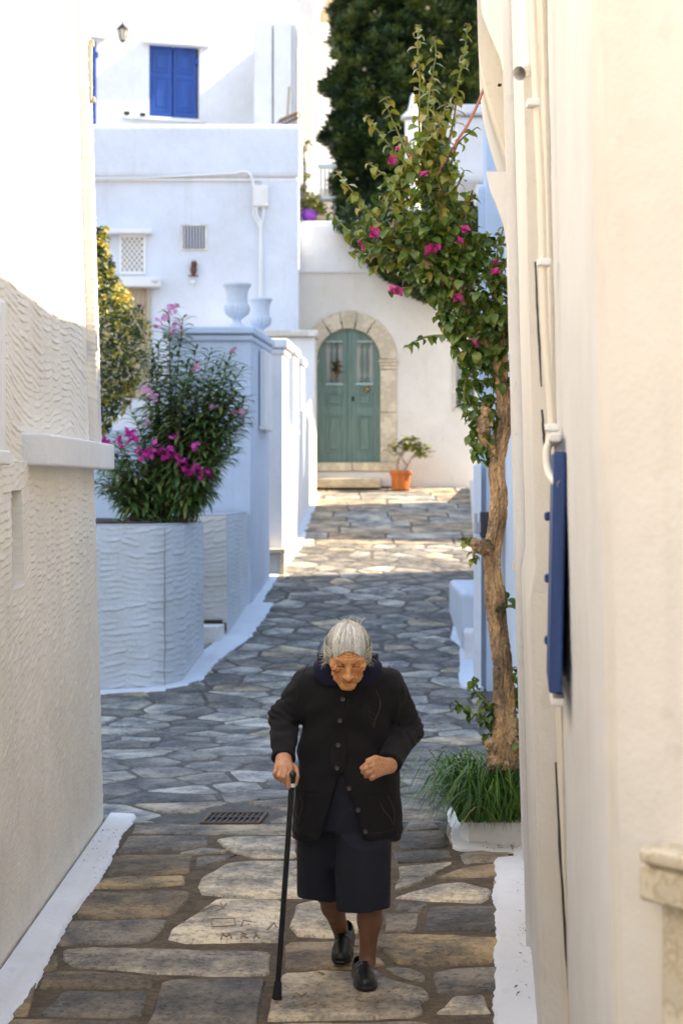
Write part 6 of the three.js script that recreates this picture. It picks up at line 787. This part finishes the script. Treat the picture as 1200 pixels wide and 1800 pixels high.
    for (let k = 0; k <= 7; k++) { const t = lerp(t0, t1, k / 7), d = a.clone().lerp(b, t); d.x += w1 * Math.sin(t * 3.1) + x0 * .95 * Math.sin(t * 3.14); d.y += .55 * Math.sin(t * 3.14); d.normalize(); pts.push(V(d.x * (.082 + lift), .034 + d.y * (.09 + lift), -.014 + d.z * (.1 + lift))); }
    groups[Math.min(3, rnd() * 4 | 0)].push(tube(pts, [.0005, rr(.0006, .0011), .0005], 3, 1));
  }
  for (let i = 0; i < 520; i++) { const s = rnd() < .5 ? -1 : 1, y = rr(-.035, .05), p = [V(s * lerp(.07, .064, sm(0, .05, y)), y, lerp(.022, .056, sm(-.03, .05, y)) + rr(-.004, .004)), V(s * (.089 + rr(-.001, .003)), y * .9 + .008, rr(.0, .02)), V(s * (.084 + rr(0, .003)), y * .7 + .02, -.045), V(s * .04, .05 + y * .3, -.108)]; groups[rnd() * 4 | 0].push(tube(p, [.0005, .001, .0006], 3, 3)); }
  const fly = []; for (let i = 0; i < 90; i++) { const side = rnd(), x = side < .35 ? -.08 : side < .6 ? .08 : rr(-.05, .05), s = side < .6, p = s ? V(x, rr(-.035, .02), rr(-.01, .03)) : V(x, .125, rr(-.06, 0)), e = s ? V(x * rr(1.1, 1.45), p.y + rr(-.04, .02), p.z + rr(-.02, .02)) : V(x + rr(-.03, .03), .13 + rr(.002, .022), p.z + rr(-.03, .01)); fly.push(tube([p, p.clone().lerp(e, .5).add(V(rr(-.006, .006), rr(0, .008), 0)), e], [.0005, .0003], 3, 4)); }
  const hcol = [[.85, .82, .74], [.68, .65, .58], [.3, .27, .22], [.92, .87, .72]]; groups.forEach((g, i) => part(hair, 'strands', mergeGeometries(g).applyMatrix4(hm), std({ color: C(...hcol[i]), roughness: .45 }), { kind: 'stuff' })); part(hair, 'stray_hairs', mergeGeometries(fly).applyMatrix4(hm), std({ color: C(.75, .7, .58), roughness: .5 }), { kind: 'stuff' });
  // ---- shoes: local frame with the toe along +z, sole at y = 0
  const shoe = (heel, toe, roll, lift) => {
    const L = .235, wd = table([[-.01, .012], [.015, .028], [.05, .03], [.11, .031], [.165, .04], [.205, .034], [.226, .022], [.24, .008]]), tp = table([[-.01, .05], [.03, .068], [.07, .062], [.1, .066], [.14, .058], [.18, .044], [.22, .03], [.24, .012]]);
    const f = (x, y, z) => { const w = wd(z)[1] + .002, h = tp(z)[1], up = Math.max((Math.pow(Math.pow(Math.abs(x) / w, 2.6) + Math.pow(Math.max(0, y - .012) / h, 2.4), .4) - 1) * Math.min(w, h) * .8, .012 - y); let d = Math.max(up, -z - .002, z - L + .003); d -= .0012; const open = Math.max(ell(x, y, z, 0, .08, .05, w - .003, .052, .05), -9); d = Math.max(d, -open); d -= .0016 * Math.exp(-(((z - .135) / .004) ** 2)) * (y > .03 ? 1 : 0); const sole = Math.max(Math.abs(x) - w - .004, y - .014, (z > .075 ? .002 : 0) - y, -z - .003, z - L - .003); return Math.min(d + .0006 * fbm(x * 60, y * 60, z * 60, 2), sole); };
    const up = nets(f, V(-.06, -.012, -.02), V(.06, .1, .255), .0036), m = new THREE.Matrix4(), zt = V().subVectors(toe, heel).normalize(), xt = V().crossVectors(V(Math.sin(roll), Math.cos(roll), 0), zt).normalize(), yt = V().crossVectors(zt, xt); m.makeBasis(xt, yt, zt).setPosition(heel); up.applyMatrix4(m); const hg = box(.052, .022, .055, 0, -.0, .026, .004).applyMatrix4(m); const cg = box(.05, .008, .014, 0, .062, .112, .003).applyMatrix4(m); return [up, hg, cg];
  };
  const lea = std({ color: C(.005, .0048, .0045), roughness: .36, bumpMap: T_grain, bumpScale: .0007 });
  const onG = (x, y) => { const [a, D] = onGround(x, y); return V(a, gy(D) + .018, -D); };
  const tL = onG(646, 1751), hL = onG(639, 1716); hL.copy(tL).add(V(-.03, .004, -.232)); const sL = shoe(hL, tL, .0); const s1 = part(woman, 'shoe', sL[0], lea); part(s1, 'heel', sL[1], M.rubber);
  const tR = onG(598, 1704), hR = tR.clone().add(V(.03, .062, -.222)); const sR = shoe(hR, tR, 0); const s2 = part(woman, 'shoe', sR[0], lea); part(s2, 'heel', sR[1], M.rubber); part(s2, 'strap', sR[2], lea);
  // ---- cane
  const top = W(514, 1364, 6.72), low = W(488, 1757, 6.77); low.y = .058; const cane = thing('walking_cane', 'black walking cane held in the right hand of the woman', 'cane', V(low.x, 0, low.z));
  const dirC = V().subVectors(low, top).normalize(); part(cane, 'shaft', rod(top.clone().addScaledVector(dirC, .012), low, .0105, 18), M.black); part(cane, 'inner_tube', rod(top, top.clone().addScaledVector(dirC, .1), .0118, 18), M.black);
  part(cane, 'handle', tube([W(514.5, 1362, 6.665), W(514, 1361, 6.7), W(512, 1360, 6.74), W(510, 1359, 6.8), W(509, 1361, 6.83)], [.0125, .0115, .0115, .012, .011], 16, 8), M.black); part(cane, 'handle_knob', new THREE.SphereGeometry(.0138, 20, 14).translate(...W(514.5, 1362, 6.664).toArray()), M.black);
  part(cane, 'label', rod(top.clone().addScaledVector(dirC, .026), top.clone().addScaledVector(dirC, .04), .0122, 18), M.plastic);
  part(cane, 'rubber_tip', lathe([[0, -.045], [.018, -.045], [.0195, -.038], [.017, -.03], [.015, .0], [.0135, .02], [.0105, .022]], 20).applyMatrix4(new THREE.Matrix4().compose(V(low.x, low.y, low.z), new THREE.Quaternion().setFromUnitVectors(V(0, -1, 0), dirC), V(1, 1, 1))), M.rubber);
}
renderer.render(scene, camera);
